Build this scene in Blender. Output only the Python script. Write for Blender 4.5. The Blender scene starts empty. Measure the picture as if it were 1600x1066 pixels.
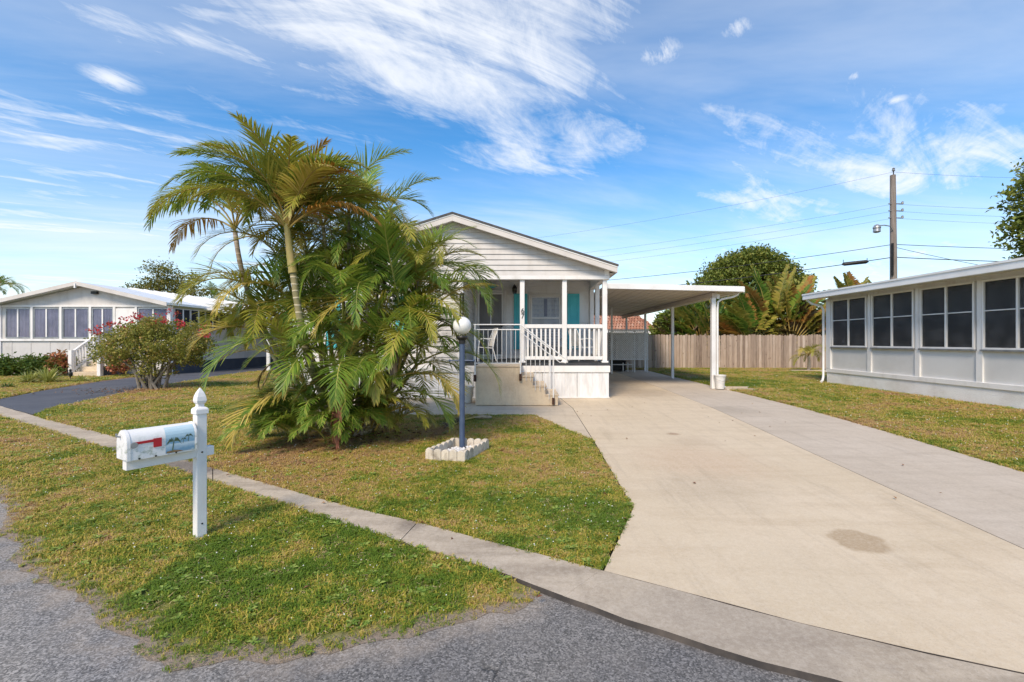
import bpy, bmesh, math, random
import numpy as np
from mathutils import Vector, Matrix
R = math.radians
PI = math.pi
random.seed(7)
SC = bpy.context.scene

# ------------------------------------------------------------------ camera
cam_data = bpy.data.cameras.new('camera')
cam_data.lens = 16.0
cam_data.sensor_width = 36.0
cam_data.shift_x = -0.0125
cam_data.clip_end = 3000
cam = bpy.data.objects.new('camera', cam_data)
SC.collection.objects.link(cam)
cam.location = (0, 0, 1.5)
cam.rotation_euler = (R(90), 0, 0)
SC.camera = cam

# ------------------------------------------------------------------ sky and sun
SUN_EL, SUN_AZ = 45.0, 203.0          # azimuth clockwise from +Y (behind the camera, to the left)
world = bpy.data.worlds.new('World')
SC.world = world
world.use_nodes = True
wn, wl = world.node_tree.nodes, world.node_tree.links
wn.clear()
def wnode(t, **kw):
    n = wn.new(t)
    for k, v in kw.items():
        setattr(n, k, v)
    return n
def wmath(op, a, b=None, clamp=False):
    n = wnode('ShaderNodeMath', operation=op, use_clamp=clamp)
    for i, q in enumerate((a, b)):
        if q is None: continue
        if isinstance(q, (int, float)): n.inputs[i].default_value = q
        else: wl.new(q, n.inputs[i])
    return n.outputs[0]
out = wnode('ShaderNodeOutputWorld')
bg = wnode('ShaderNodeBackground')
bg.inputs['Strength'].default_value = 0.15
sky = wnode('ShaderNodeTexSky', sky_type='NISHITA', sun_disc=False)
sky.sun_elevation = R(SUN_EL); sky.sun_rotation = R(SUN_AZ)
sky.altitude = 0; sky.air_density = 1.0; sky.dust_density = 0.3; sky.ozone_density = 2.2
tc = wnode('ShaderNodeTexCoord')
sep = wnode('ShaderNodeSeparateXYZ'); wl.new(tc.outputs['Generated'], sep.inputs[0])
zc = wmath('MAXIMUM', sep.outputs[2], 0.02)
zc = wmath('ADD', zc, 0.05)
u = wmath('DIVIDE', sep.outputs[0], zc); v = wmath('DIVIDE', sep.outputs[1], zc)
uv = wnode('ShaderNodeCombineXYZ'); wl.new(u, uv.inputs[0]); wl.new(v, uv.inputs[1])
def wnoise(scale, detail, rough, dist, rot, stretch, off):
    mp = wnode('ShaderNodeMapping', vector_type='TEXTURE')
    mp.inputs['Rotation'].default_value = (0, 0, R(rot))
    mp.inputs['Scale'].default_value = (stretch, 1, 1)
    mp.inputs['Location'].default_value = off
    wl.new(uv.outputs[0], mp.inputs[0])
    n = wnode('ShaderNodeTexNoise')
    n.inputs['Scale'].default_value = scale; n.inputs['Detail'].default_value = detail
    n.inputs['Roughness'].default_value = rough; n.inputs['Distortion'].default_value = dist
    wl.new(mp.outputs[0], n.inputs['Vector'])
    return n.outputs['Fac']
def wramp(x, a, b):
    n = wnode('ShaderNodeMapRange', interpolation_type='SMOOTHSTEP')
    n.inputs['From Min'].default_value = a; n.inputs['From Max'].default_value = b
    wl.new(x, n.inputs['Value'])
    return n.outputs[0]
def wspot(c, r0, r1):                       # 1 inside r0, 0 outside r1, in cloud-layer coordinates
    d = wnode('ShaderNodeVectorMath', operation='DISTANCE')
    wl.new(uv.outputs[0], d.inputs[0]); d.inputs[1].default_value = (c[0], c[1], 0)
    n = wnode('ShaderNodeMapRange', interpolation_type='SMOOTHSTEP')
    n.inputs['From Min'].default_value = r1; n.inputs['From Max'].default_value = r0
    wl.new(d.outputs['Value'], n.inputs['Value'])
    return n.outputs[0]
wisp = wnoise(3.0, 10, 0.64, 0.9, 34, 3.6, (0.35, 0.2, 0))          # fibres of the cirrus
fine = wnoise(8.0, 9, 0.70, 0.5, 66, 2.6, (1.3, 0.7, 0))
bank = wnoise(0.55, 4, 0.5, 0.3, 25, 1.6, (2.7, 5.1, 0))           # where the cirrus is thick
sheet = wmath('MAXIMUM', wspot((-0.62, 1.42), 0.15, 0.95), wmath('MULTIPLY', wspot((-0.05, 1.55), 0.1, 0.62), 0.95))
sheet = wmath('MAXIMUM', sheet, wmath('MULTIPLY', wspot((0.12, 2.05), 0.1, 0.75), 0.8))
sheet = wmath('MAXIMUM', sheet, wmath('MULTIPLY', wspot((-1.85, 2.2), 0.1, 0.85), 0.62))
sheet = wmath('MAXIMUM', sheet, wmath('MULTIPLY', wspot((1.9, 2.4), 0.1, 1.1), 0.62))
sheet = wmath('ADD', wmath('MULTIPLY', sheet, 0.31), wmath('MULTIPLY', wramp(bank, 0.34, 0.62), 0.29))
dens = wmath('ADD', wmath('MULTIPLY', wisp, 0.72), wmath('MULTIPLY', fine, 0.28))
cl = wramp(wmath('ADD', wmath('ADD', wmath('MULTIPLY', wmath('SUBTRACT', dens, 0.5), 1.5), 0.5), sheet), 0.62, 1.06)
veil = wmath('MULTIPLY', wramp(wnoise(0.9, 7, 0.6, 0.5, 18, 3.5, (4.4, 1.9, 0)), 0.38, 0.72), 0.42)
low = wramp(sep.outputs[2], 0.42, 0.02)                              # the veil thickens towards the horizon
veil = wmath('ADD', veil, wmath('MULTIPLY', low, 0.42))
cl = wmath('MAXIMUM', cl, veil)
for c, r in (((0.428, 1.44), 0.075), ((0.62, 1.33), 0.05), ((1.12, 1.53), 0.035), ((1.36, 1.67), 0.04), ((-1.40, 1.54), 0.085), ((-1.52, 1.72), 0.05)):
    sp = wmath('MULTIPLY', wspot(c, 0.0, r * 1.5), wramp(fine, 0.36, 0.62))
    cl = wmath('MAXIMUM', cl, wmath('MULTIPLY', sp, 0.95))
cl = wmath('MULTIPLY', cl, 0.86, True)
hs = wnode('ShaderNodeHueSaturation')
hs.inputs['Hue'].default_value = 0.498; hs.inputs['Saturation'].default_value = 1.34; hs.inputs['Value'].default_value = 0.80
wl.new(sky.outputs[0], hs.inputs['Color'])
mixc = wnode('ShaderNodeMixRGB')
mixc.inputs['Color2'].default_value = (4.0, 4.08, 4.2, 1)
wl.new(cl, mixc.inputs['Fac']); wl.new(hs.outputs[0], mixc.inputs['Color1'])
wl.new(mixc.outputs[0], bg.inputs['Color']); wl.new(bg.outputs[0], out.inputs['Surface'])

sun_data = bpy.data.lights.new('sun', 'SUN')
sun_data.energy = 2.3; sun_data.angle = R(18); sun_data.color = (1.0, 0.84, 0.64)
sun = bpy.data.objects.new('sun', sun_data)
SC.collection.objects.link(sun)
sd = Vector((math.sin(R(SUN_AZ)) * math.cos(R(SUN_EL)), math.cos(R(SUN_AZ)) * math.cos(R(SUN_EL)), math.sin(R(SUN_EL))))
sun.rotation_euler = sd.to_track_quat('Z', 'Y').to_euler()
sun.location = (-20, -20, 30)
SC.view_settings.view_transform = 'Standard'
SC.view_settings.look = 'None'
SC.view_settings.exposure = 0.84
SC.view_settings.gamma = 1.0
SC.view_settings.use_curve_mapping = False

# ------------------------------------------------------------------ helpers: materials
def new_mat(name):
    m = bpy.data.materials.new(name); m.use_nodes = True
    nt = m.node_tree; nt.nodes.clear()
    o = nt.nodes.new('ShaderNodeOutputMaterial'); b = nt.nodes.new('ShaderNodeBsdfPrincipled')
    nt.links.new(b.outputs[0], o.inputs[0])
    return m, nt, b, o
class N:
    """small node-graph writer"""
    def __init__(s, nt): s.nt = nt
    def node(s, t, **kw):
        n = s.nt.nodes.new(t)
        for k, v in kw.items(): setattr(n, k, v)
        return n
    def set(s, sock, v):
        if isinstance(v, bpy.types.NodeSocket): s.nt.links.new(v, sock)
        elif isinstance(v, (tuple, list)) and len(v) == 3 and sock.type == 'RGBA': sock.default_value = (*v, 1)
        else: sock.default_value = v
    def pos(s): return s.node('ShaderNodeNewGeometry').outputs['Position']
    def island(s): return s.node('ShaderNodeNewGeometry').outputs['Random Per Island']
    def objrand(s): return s.node('ShaderNodeObjectInfo').outputs['Random']
    def attr(s, a): return s.node('ShaderNodeAttribute', attribute_name=a).outputs['Fac']
    def mapping(s, vec, scale=(1, 1, 1), loc=(0, 0, 0), rot=(0, 0, 0)):
        n = s.node('ShaderNodeMapping'); s.set(n.inputs[0], vec)
        n.inputs['Scale'].default_value = scale; n.inputs['Location'].default_value = loc; n.inputs['Rotation'].default_value = rot
        return n.outputs[0]
    def noise(s, vec, scale, detail=5, rough=0.55, dist=0):
        n = s.node('ShaderNodeTexNoise'); s.set(n.inputs['Vector'], vec)
        n.inputs['Scale'].default_value = scale; n.inputs['Detail'].default_value = detail
        n.inputs['Roughness'].default_value = rough; n.inputs['Distortion'].default_value = dist
        return n.outputs['Fac']
    def voro(s, vec, scale, feature='F1', out='Distance'):
        n = s.node('ShaderNodeTexVoronoi', feature=feature); s.set(n.inputs['Vector'], vec); n.inputs['Scale'].default_value = scale
        return n.outputs[out]
    def math(s, op, a, b=0.0, clamp=False):
        n = s.node('ShaderNodeMath', operation=op, use_clamp=clamp); s.set(n.inputs[0], a); s.set(n.inputs[1], b)
        return n.outputs[0]
    def rng(s, x, a, b, c=0.0, d=1.0, smooth=True):
        n = s.node('ShaderNodeMapRange', interpolation_type='SMOOTHSTEP' if smooth else 'LINEAR')
        s.set(n.inputs['Value'], x); n.inputs['From Min'].default_value = a; n.inputs['From Max'].default_value = b
        n.inputs['To Min'].default_value = c; n.inputs['To Max'].default_value = d
        return n.outputs[0]
    def mix(s, f, a, b, mode='MIX'):
        n = s.node('ShaderNodeMixRGB', blend_type=mode); s.set(n.inputs[0], f); s.set(n.inputs[1], a); s.set(n.inputs[2], b)
        return n.outputs[0]
    def ramp(s, f, stops):
        n = s.node('ShaderNodeValToRGB'); s.set(n.inputs[0], f)
        e = n.color_ramp.elements
        while len(e) < len(stops): e.new(0.5)
        for q, (p, c) in zip(e, stops): q.position = p; q.color = (*c, 1)
        return n.outputs[0]
    def bump(s, h, strength, dist, bsdf):
        n = s.node('ShaderNodeBump'); s.set(n.inputs['Height'], h)
        n.inputs['Strength'].default_value = strength; n.inputs['Distance'].default_value = dist
        s.nt.links.new(n.outputs[0], bsdf.inputs['Normal'])
    def spot(s, c, r0, r1, vec=None):
        d = s.node('ShaderNodeVectorMath', operation='DISTANCE'); s.set(d.inputs[0], vec or s.pos()); d.inputs[1].default_value = c
        return s.rng(d.outputs['Value'], r1, r0)
def simple(name, c1, c2=None, scale=3.0, rough=0.6, bump=0.0, bscale=40, bdist=0.01, metallic=0.0, spec=0.35, stretch=(1, 1, 1), objvar=0.0, lo=0.35, hi=0.7):
    m, nt, b, o = new_mat(name); n = N(nt)
    vec = n.mapping(n.pos(), stretch)
    col = c1
    if c2 is not None:
        col = n.mix(n.rng(n.noise(vec, scale, 6, 0.6), lo, hi), c1, c2)
    if objvar:
        hsv = n.node('ShaderNodeHueSaturation'); n.set(hsv.inputs['Color'], col)
        n.set(hsv.inputs['Value'], n.rng(n.objrand(), 0, 1, 1 - objvar, 1 + objvar, False)); col = hsv.outputs[0]
    n.set(b.inputs['Base Color'], col)
    b.inputs['Roughness'].default_value = rough; b.inputs['Metallic'].default_value = metallic
    b.inputs['Specular IOR Level'].default_value = spec
    if bump: n.bump(n.noise(vec, bscale, 5, 0.6), bump, bdist, b)
    return m
def leafy(name, stops, trans=0.3, rough=0.45, spec=0.35, tip=None, var='island', patch=0.0):
    """leaf material: colour from a ramp over a random value per leaf, light passing through, dry tips"""
    m, nt, b, o = new_mat(name); n = N(nt)
    f = n.island() if var == 'island' else n.objrand()
    if patch:
        f = n.math('ADD', n.math('MULTIPLY', f, 1 - patch), n.math('MULTIPLY', n.rng(n.noise(n.pos(), 2.2, 3), 0.3, 0.7), patch))
    col = n.ramp(f, stops)
    if tip is not None:
        tt = n.attr('tip')
        tt = n.rng(n.math('ADD', tt, n.math('MULTIPLY', n.noise(n.pos(), 3.0, 3), 0.5)), 1.02, 1.4)
        col = n.mix(tt, col, tip)
    n.set(b.inputs['Base Color'], col); b.inputs['Roughness'].default_value = rough; b.inputs['Specular IOR Level'].default_value = spec
    t = n.node('ShaderNodeBsdfTranslucent'); n.set(t.inputs[0], n.mix(0.5, col, (0.35, 0.4, 0.06), 'MIX'))
    ms = n.node('ShaderNodeMixShader'); ms.inputs[0].default_value = trans
    nt.links.new(b.outputs[0], ms.inputs[1]); nt.links.new(t.outputs[0], ms.inputs[2]); nt.links.new(ms.outputs[0], o.inputs[0])
    return m
def glassy(name, tint=(0.8, 0.85, 0.88), refl=0.14, ior=1.5):
    m, nt, b, o = new_mat(name); n = N(nt)
    nt.nodes.remove(b)
    t = n.node('ShaderNodeBsdfTransparent'); n.set(t.inputs[0], tint)
    g = n.node('ShaderNodeBsdfGlossy'); g.inputs['Roughness'].default_value = 0.03
    fr = n.node('ShaderNodeFresnel'); fr.inputs[0].default_value = ior
    ms = n.node('ShaderNodeMixShader'); n.set(ms.inputs[0], n.math('ADD', fr.outputs[0], refl - 0.04, True))
    nt.links.new(t.outputs[0], ms.inputs[1]); nt.links.new(g.outputs[0], ms.inputs[2]); nt.links.new(ms.outputs[0], o.inputs[0])
    return m

# ------------------------------------------------------------------ helpers: geometry
OFF = {}
COL = SC.collection
def tag(o, label=None, cat=None, group=None, kind=None):
    if label: o['label'] = label
    if cat: o['category'] = cat
    if group: o['group'] = group
    if kind: o['kind'] = kind
    return o
def thing(name, label, cat, loc=(0, 0, 0), group=None):
    o = bpy.data.objects.new(name, None); COL.objects.link(o)
    o.location = loc; o.empty_display_size = 0.2
    OFF[o] = Vector(loc)
    return tag(o, label, cat, group)
class MB:
    def __init__(s): s.v = []; s.f = []; s.mi = []; s.tip = []
    def add(s, vs, fs, mi=0, tips=None):
        k = len(s.v)
        s.v.extend([tuple(p) for p in vs]); s.f.extend([tuple(i + k for i in f) for f in fs]); s.mi.extend([mi] * len(fs))
        s.tip.extend(tips if tips else [0.0] * len(vs))
        return s
    def hexa(s, p, mi=0):          # 8 corners: bottom 0-3, top 4-7
        return s.add(p, [(3, 2, 1, 0), (4, 5, 6, 7), (0, 1, 5, 4), (1, 2, 6, 5), (2, 3, 7, 6), (3, 0, 4, 7)], mi)
    def box(s, x0, x1, y0, y1, z0, z1, mi=0):
        return s.hexa([(x0, y0, z0), (x1, y0, z0), (x1, y1, z0), (x0, y1, z0), (x0, y0, z1), (x1, y0, z1), (x1, y1, z1), (x0, y1, z1)], mi)
    def bar(s, p, q, w, h, up=(0, 0, 1), mi=0):
        p, q = Vector(p), Vector(q); d = (q - p).normalized(); up = Vector(up)
        sd = d.cross(up)
        if sd.length < 1e-4: sd = d.cross(Vector((0, 1, 0)))
        sd.normalize(); u = sd.cross(d).normalized()
        a, b = sd * (w / 2), u * (h / 2)
        return s.hexa([p - a - b, p + a - b, q + a - b, q - a - b, p - a + b, p + a + b, q + a + b, q - a + b], mi)
    def tube(s, pts, r, n=8, mi=0, cap=True):
        pts = [Vector(p) for p in pts]; k = len(pts)
        rs = r if isinstance(r, (list, tuple)) else [r] * k
        vs, fs = [], []
        prev = None
        for i, p in enumerate(pts):
            d = (pts[min(i + 1, k - 1)] - pts[max(i - 1, 0)]).normalized()
            if prev is None:
                prev = d.orthogonal().normalized()
            a = (prev - d * prev.dot(d)).normalized(); prev = a; b = d.cross(a)
            for j in range(n):
                t = 2 * PI * j / n
                vs.append(p + (a * math.cos(t) + b * math.sin(t)) * rs[i])
        for i in range(k - 1):
            for j in range(n):
                fs.append((i * n + j, i * n + (j + 1) % n, (i + 1) * n + (j + 1) % n, (i + 1) * n + j))
        if cap:
            fs.append(tuple(range(n - 1, -1, -1))); fs.append(tuple(range((k - 1) * n, k * n)))
        return s.add(vs, fs, mi)
    def lathe(s, prof, c=(0, 0, 0), n=24, mi=0, square=False):
        vs, fs = [], []
        for r, z in prof:
            for j in range(n):
                t = 2 * PI * (j + (0.5 if square else 0)) / n
                rr = r * (math.sqrt(2) if square else 1)
                vs.append((c[0] + rr * math.cos(t), c[1] + rr * math.sin(t), c[2] + z))
        k = len(prof)
        for i in range(k - 1):
            for j in range(n):
                fs.append((i * n + j, i * n + (j + 1) % n, (i + 1) * n + (j + 1) % n, (i + 1) * n + j))
        fs.append(tuple(range(n - 1, -1, -1))); fs.append(tuple(range((k - 1) * n, k * n)))
        return s.add(vs, fs, mi)
    def prism(s, poly, ext, mi=0):
        poly = [Vector(p) for p in poly]; e = Vector(ext); k = len(poly)
        vs = poly + [p + e for p in poly]
        fs = [tuple(range(k - 1, -1, -1)), tuple(range(k, 2 * k))] + [(i, (i + 1) % k, k + (i + 1) % k, k + i) for i in range(k)]
        return s.add(vs, fs, mi)
    def quad(s, a, b, c, d, mi=0): return s.add([a, b, c, d], [(0, 1, 2, 3)], mi)
    def mesh(s, name, off=(0, 0, 0), smooth=False):
        m = bpy.data.meshes.new(name)
        ox, oy, oz = off
        m.from_pydata([(a - ox, b - oy, c - oz) for a, b, c in s.v], [], s.f)
        m.polygons.foreach_set('material_index', s.mi)
        if any(s.tip):
            at = m.attributes.new('tip', 'FLOAT', 'POINT'); at.data.foreach_set('value', s.tip)
        m.validate()
        bm = bmesh.new(); bm.from_mesh(m); bmesh.ops.recalc_face_normals(bm, faces=bm.faces); bm.to_mesh(m); bm.free()
        if smooth:
            m.polygons.foreach_set('use_smooth', [True] * len(m.polygons))
        return m
    def build(s, name, mat, parent=None, smooth=False, bevel=0.0, sharp=35):
        off = OFF.get(parent, Vector((0, 0, 0))) if parent else Vector((0, 0, 0))
        m = s.mesh(name, off, smooth)
        return link(name, m, mat, parent, smooth, bevel, sharp)
def link(name, m, mat, parent=None, smooth=False, bevel=0.0, sharp=35):
    for q in (mat if isinstance(mat, (list, tuple)) else [mat]):
        if len(m.materials) < (len(mat) if isinstance(mat, (list, tuple)) else 1): m.materials.append(q)
    o = bpy.data.objects.new(name, m); COL.objects.link(o)
    if parent:
        o.parent = parent; OFF[o] = OFF.get(parent, Vector((0, 0, 0)))
    if smooth:
        m.set_sharp_from_angle(angle=R(sharp))
    if bevel:
        b = o.modifiers.new('bevel', 'BEVEL'); b.width = bevel; b.segments = 2; b.limit_method = 'ANGLE'
    return o
def dup(o, parent, loc=None, rot=None):
    c = o.copy(); COL.objects.link(c); c.parent = parent
    if parent: OFF[c] = OFF.get(parent, Vector((0, 0, 0)))
    if loc is not None: c.location = loc
    if rot is not None: c.rotation_euler = rot
    return c
def np_mesh(name, V, Fq, tips=None):
    """mesh from numpy vertex (n,3) and face (m,k) arrays"""
    m = bpy.data.meshes.new(name)
    k = Fq.shape[1]
    m.vertices.add(len(V)); m.vertices.foreach_set('co', V.astype(np.float32).ravel())
    m.loops.add(Fq.size); m.loops.foreach_set('vertex_index', Fq.astype(np.int32).ravel())
    m.polygons.add(len(Fq)); m.polygons.foreach_set('loop_start', np.arange(0, Fq.size, k, dtype=np.int32))
    m.update(calc_edges=True)
    if tips is not None:
        at = m.attributes.new('tip', 'FLOAT', 'POINT'); at.data.foreach_set('value', tips.astype(np.float32))
    return m
def text_mesh(body, size, ext, name):
    c = bpy.data.curves.new(name, 'FONT'); c.body = body; c.size = size; c.extrude = ext; c.align_x = 'CENTER'
    t = bpy.data.objects.new('tmp_text', c); COL.objects.link(t)
    dg = bpy.context.evaluated_depsgraph_get()
    m = bpy.data.meshes.new_from_object(t.evaluated_get(dg))
    bpy.data.objects.remove(t)
    return m
rng = np.random.default_rng(11)
def leaf_cloud(P, size, rg, up=0.4, wid=0.5, fold=0.15, jit=0.35):
    """one folded rhombus leaf (two triangles) at each point"""
    n = len(P)
    nrm = rg.normal(size=(n, 3)); nrm[:, 2] += up * 2; nrm /= np.linalg.norm(nrm, axis=1)[:, None]
    d = rg.normal(size=(n, 3)); d -= nrm * (d * nrm).sum(1)[:, None]; d /= np.linalg.norm(d, axis=1)[:, None]
    sdv = np.cross(nrm, d)
    L = size * (1 + jit * rg.uniform(-1, 1, n))[:, None]
    V = np.empty((n, 4, 3))
    V[:, 0] = P; V[:, 1] = P + d * L * 0.5 + sdv * L * wid * 0.5 + nrm * L * fold
    V[:, 2] = P + d * L; V[:, 3] = P + d * L * 0.5 - sdv * L * wid * 0.5 + nrm * L * fold
    b = np.arange(n)[:, None] * 4
    Fq = np.concatenate([b + np.array([[0, 1, 2]]), b + np.array([[0, 2, 3]])])
    return V.reshape(-1, 3), Fq
def clumped(blobs, nclump, nper, spread, rg, shell=0.55):
    """leaf positions gathered in twig-sized clumps inside ellipsoid blobs"""
    out = []
    w = np.array([b[1][0] * b[1][1] * b[1][2] for b in blobs]) ** (2 / 3); w = w / w.sum()
    for (c, r), k in zip(blobs, rg.multinomial(nclump, w)):
        d = rg.normal(size=(k, 3)); d /= np.linalg.norm(d, axis=1)[:, None]
        rad = (shell + (1 - shell) * rg.uniform(0, 1, (k, 1)) ** 0.5) * (1 + 0.09 * rg.normal(size=(k, 1)))
        cc = np.array(c) + d * rad * np.array(r)
        pp = cc[:, None, :] + rg.normal(size=(k, nper, 3)) * spread * np.array([1, 1, 0.7])
        out.append(pp.reshape(-1, 3))
    return np.concatenate(out)

# ------------------------------------------------------------------ materials
MT = {}
MT['siding'] = simple('vinyl_siding', (0.62, 0.595, 0.57), (0.47, 0.435, 0.395), 1.6, 0.55, 0.05, 60, 0.004, stretch=(1.6, 1, 0.7), lo=0.42, hi=0.85)
MT['trim'] = simple('white_trim_paint', (0.80, 0.785, 0.765), (0.64, 0.61, 0.565), 3.1, 0.5, 0.06, 30, 0.004, stretch=(1, 1, 0.45), lo=0.45, hi=0.82)
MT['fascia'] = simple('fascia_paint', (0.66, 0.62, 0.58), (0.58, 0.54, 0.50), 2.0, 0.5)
MT['metal'] = simple('white_aluminium', (0.80, 0.80, 0.79), (0.70, 0.69, 0.67), 1.5, 0.35, spec=0.5)
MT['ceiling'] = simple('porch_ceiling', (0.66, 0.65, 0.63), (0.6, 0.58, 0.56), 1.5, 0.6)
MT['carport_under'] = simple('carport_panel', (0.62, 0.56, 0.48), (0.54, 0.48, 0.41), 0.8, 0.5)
MT['skirt'] = simple('skirting_panel', (0.80, 0.80, 0.80), (0.64, 0.63, 0.62), 3.0, 0.5, stretch=(3, 1, 0.6))
MT['shingle'] = simple('grey_shingle', (0.07, 0.07, 0.075), (0.12, 0.115, 0.11), 8, 0.9, 0.4, 60)
MT['deck'] = simple('dark_deck_paint', (0.035, 0.04, 0.045), (0.06, 0.06, 0.065), 4, 0.6)
MT['teal'] = simple('teal_shutter_paint', (0.10, 0.56, 0.62), (0.08, 0.50, 0.56), 3, 0.5)
MT['door'] = simple('warm_white_door_frame', (0.66, 0.64, 0.61), (0.6, 0.57, 0.54), 3, 0.5)
MT['screen'] = simple('grey_screen_mesh', (0.16, 0.15, 0.145), (0.22, 0.21, 0.20), 2.0, 0.45, 0.1, 400, 0.002, stretch=(1, 1, 0.5))
MT['curtain_white'] = simple('white_curtain', (0.75, 0.75, 0.76), (0.62, 0.62, 0.65), 4, 0.8)
MT['curtain_grey'] = simple('grey_curtain', (0.30, 0.29, 0.38), (0.20, 0.20, 0.28), 2.5, 0.85)
MT['black'] = simple('black_metal', (0.015, 0.015, 0.015), (0.03, 0.028, 0.025), 6, 0.45)
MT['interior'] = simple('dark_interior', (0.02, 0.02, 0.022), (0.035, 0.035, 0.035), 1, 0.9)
MT['glass'] = glassy('window_glass', (0.86, 0.88, 0.92), 0.045, 1.2)
MT['glass_dark'] = glassy('screened_glass', (0.42, 0.44, 0.46), 0.07)
MT['bench'] = simple('pale_grey_bench_paint', (0.68, 0.67, 0.66), (0.56, 0.55, 0.54), 5, 0.5)
MT['blue_pole'] = simple('blue_grey_pole_paint', (0.055, 0.085, 0.15), (0.075, 0.105, 0.17), 9, 0.45, 0.1, 40, 0.002)
MT['globe'] = simple('opal_globe', (0.86, 0.85, 0.83), (0.80, 0.78, 0.74), 5, 0.22, spec=0.5)
MT['stone_edge'] = simple('cast_edging', (0.60, 0.53, 0.43), (0.30, 0.25, 0.19), 11, 0.9, 0.5, 60, 0.01, objvar=0.12, lo=0.45, hi=0.75)
MT['white_stone'] = simple('white_pebble', (0.78, 0.77, 0.76), (0.58, 0.57, 0.58), 14, 0.7)
MT['rust'] = simple('rusty_bracket', (0.10, 0.045, 0.025), (0.03, 0.02, 0.018), 30, 0.8)
MT['red'] = simple('red_flag_paint', (0.52, 0.02, 0.03), (0.42, 0.03, 0.035), 8, 0.4)
MT['grey_metal'] = simple('galvanised', (0.40, 0.41, 0.42), (0.30, 0.31, 0.32), 6, 0.4, metallic=0.6)
MT['pole_wood'] = simple('weathered_pole', (0.20, 0.165, 0.14), (0.29, 0.25, 0.22), 3, 0.9, 0.4, 20, 0.02, stretch=(4, 4, 0.3))
MT['wire'] = simple('cable', (0.03, 0.03, 0.035), None, rough=0.6)
MT['bark'] = simple('bark', (0.13, 0.10, 0.075), (0.22, 0.18, 0.14), 5, 0.9, 0.5, 20, 0.03)
MT['pale_bark'] = simple('pale_bark', (0.24, 0.21, 0.17), (0.15, 0.13, 0.10), 7, 0.9, 0.4, 30, 0.02)
MT['stucco'] = simple('white_stucco', (0.84, 0.83, 0.81), (0.72, 0.695, 0.66), 1.7, 0.8, 0.6, 45, 0.02)
MT['panel_grey'] = simple('pale_grey_panel', (0.71, 0.70, 0.68), (0.64, 0.625, 0.60), 1.0, 0.5)
MT['skirt_dark'] = simple('slate_blue_skirt', (0.045, 0.055, 0.075), (0.07, 0.08, 0.10), 1.5, 0.7)
MT['tile'] = simple('terracotta_tile', (0.42, 0.19, 0.12), (0.30, 0.125, 0.08), 2.5, 0.85, 0.3, 20, objvar=0.0)
MT['plastic'] = simple('white_plastic', (0.74, 0.73, 0.70), (0.62, 0.6, 0.56), 6, 0.45)
MT['clay'] = simple('clay_pot', (0.55, 0.48, 0.42), (0.42, 0.33, 0.27), 8, 0.8)
MT['blue'] = simple('blue_vinyl', (0.04, 0.06, 0.32), (0.05, 0.09, 0.40), 3, 0.5)
MT['picture_palm'] = simple('painted_palm', (0.08, 0.13, 0.08), (0.16, 0.22, 0.13), 60, 0.5)
MT['picture_sand'] = simple('painted_sand', (0.30, 0.20, 0.10), (0.22, 0.13, 0.07), 60, 0.5)
MT['rope'] = simple('dry_sheath', (0.56, 0.44, 0.30), (0.40, 0.28, 0.18), 12, 0.8)

# weathered cedar pickets, each its own tone, dark knots and streaks
def picket_mat():
    m, nt, b, o = new_mat('weathered_picket'); n = N(nt)
    r = n.objrand()
    off = n.node('ShaderNodeCombineXYZ'); n.set(off.inputs[0], n.math('MULTIPLY', r, 37.0)); n.set(off.inputs[2], n.math('MULTIPLY', r, 11.0))
    va = n.node('ShaderNodeVectorMath', operation='ADD'); n.set(va.inputs[0], n.pos()); n.set(va.inputs[1], off.outputs[0])
    vec = n.mapping(va.outputs[0], (9, 9, 0.9))
    g = n.noise(vec, 2.2, 6, 0.65)
    c = n.ramp(n.math('ADD', n.math('MULTIPLY', g, 0.55), n.math('MULTIPLY', r, 0.45)), [(0.2, (0.18, 0.125, 0.09)), (0.42, (0.33, 0.25, 0.19)), (0.6, (0.43, 0.325, 0.245)), (0.8, (0.60, 0.50, 0.41))])
    k = n.rng(n.voro(n.mapping(va.outputs[0], (5, 5, 2.2)), 1.0), 0.16, 0.05)
    n.set(b.inputs['Base Color'], n.mix(n.math('MULTIPLY', k, 0.65), c, (0.10, 0.05, 0.035)))
    b.inputs['Roughness'].default_value = 0.9
    n.bump(g, 0.4, 0.01, b)
    return m
MT['picket'] = picket_mat()

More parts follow.
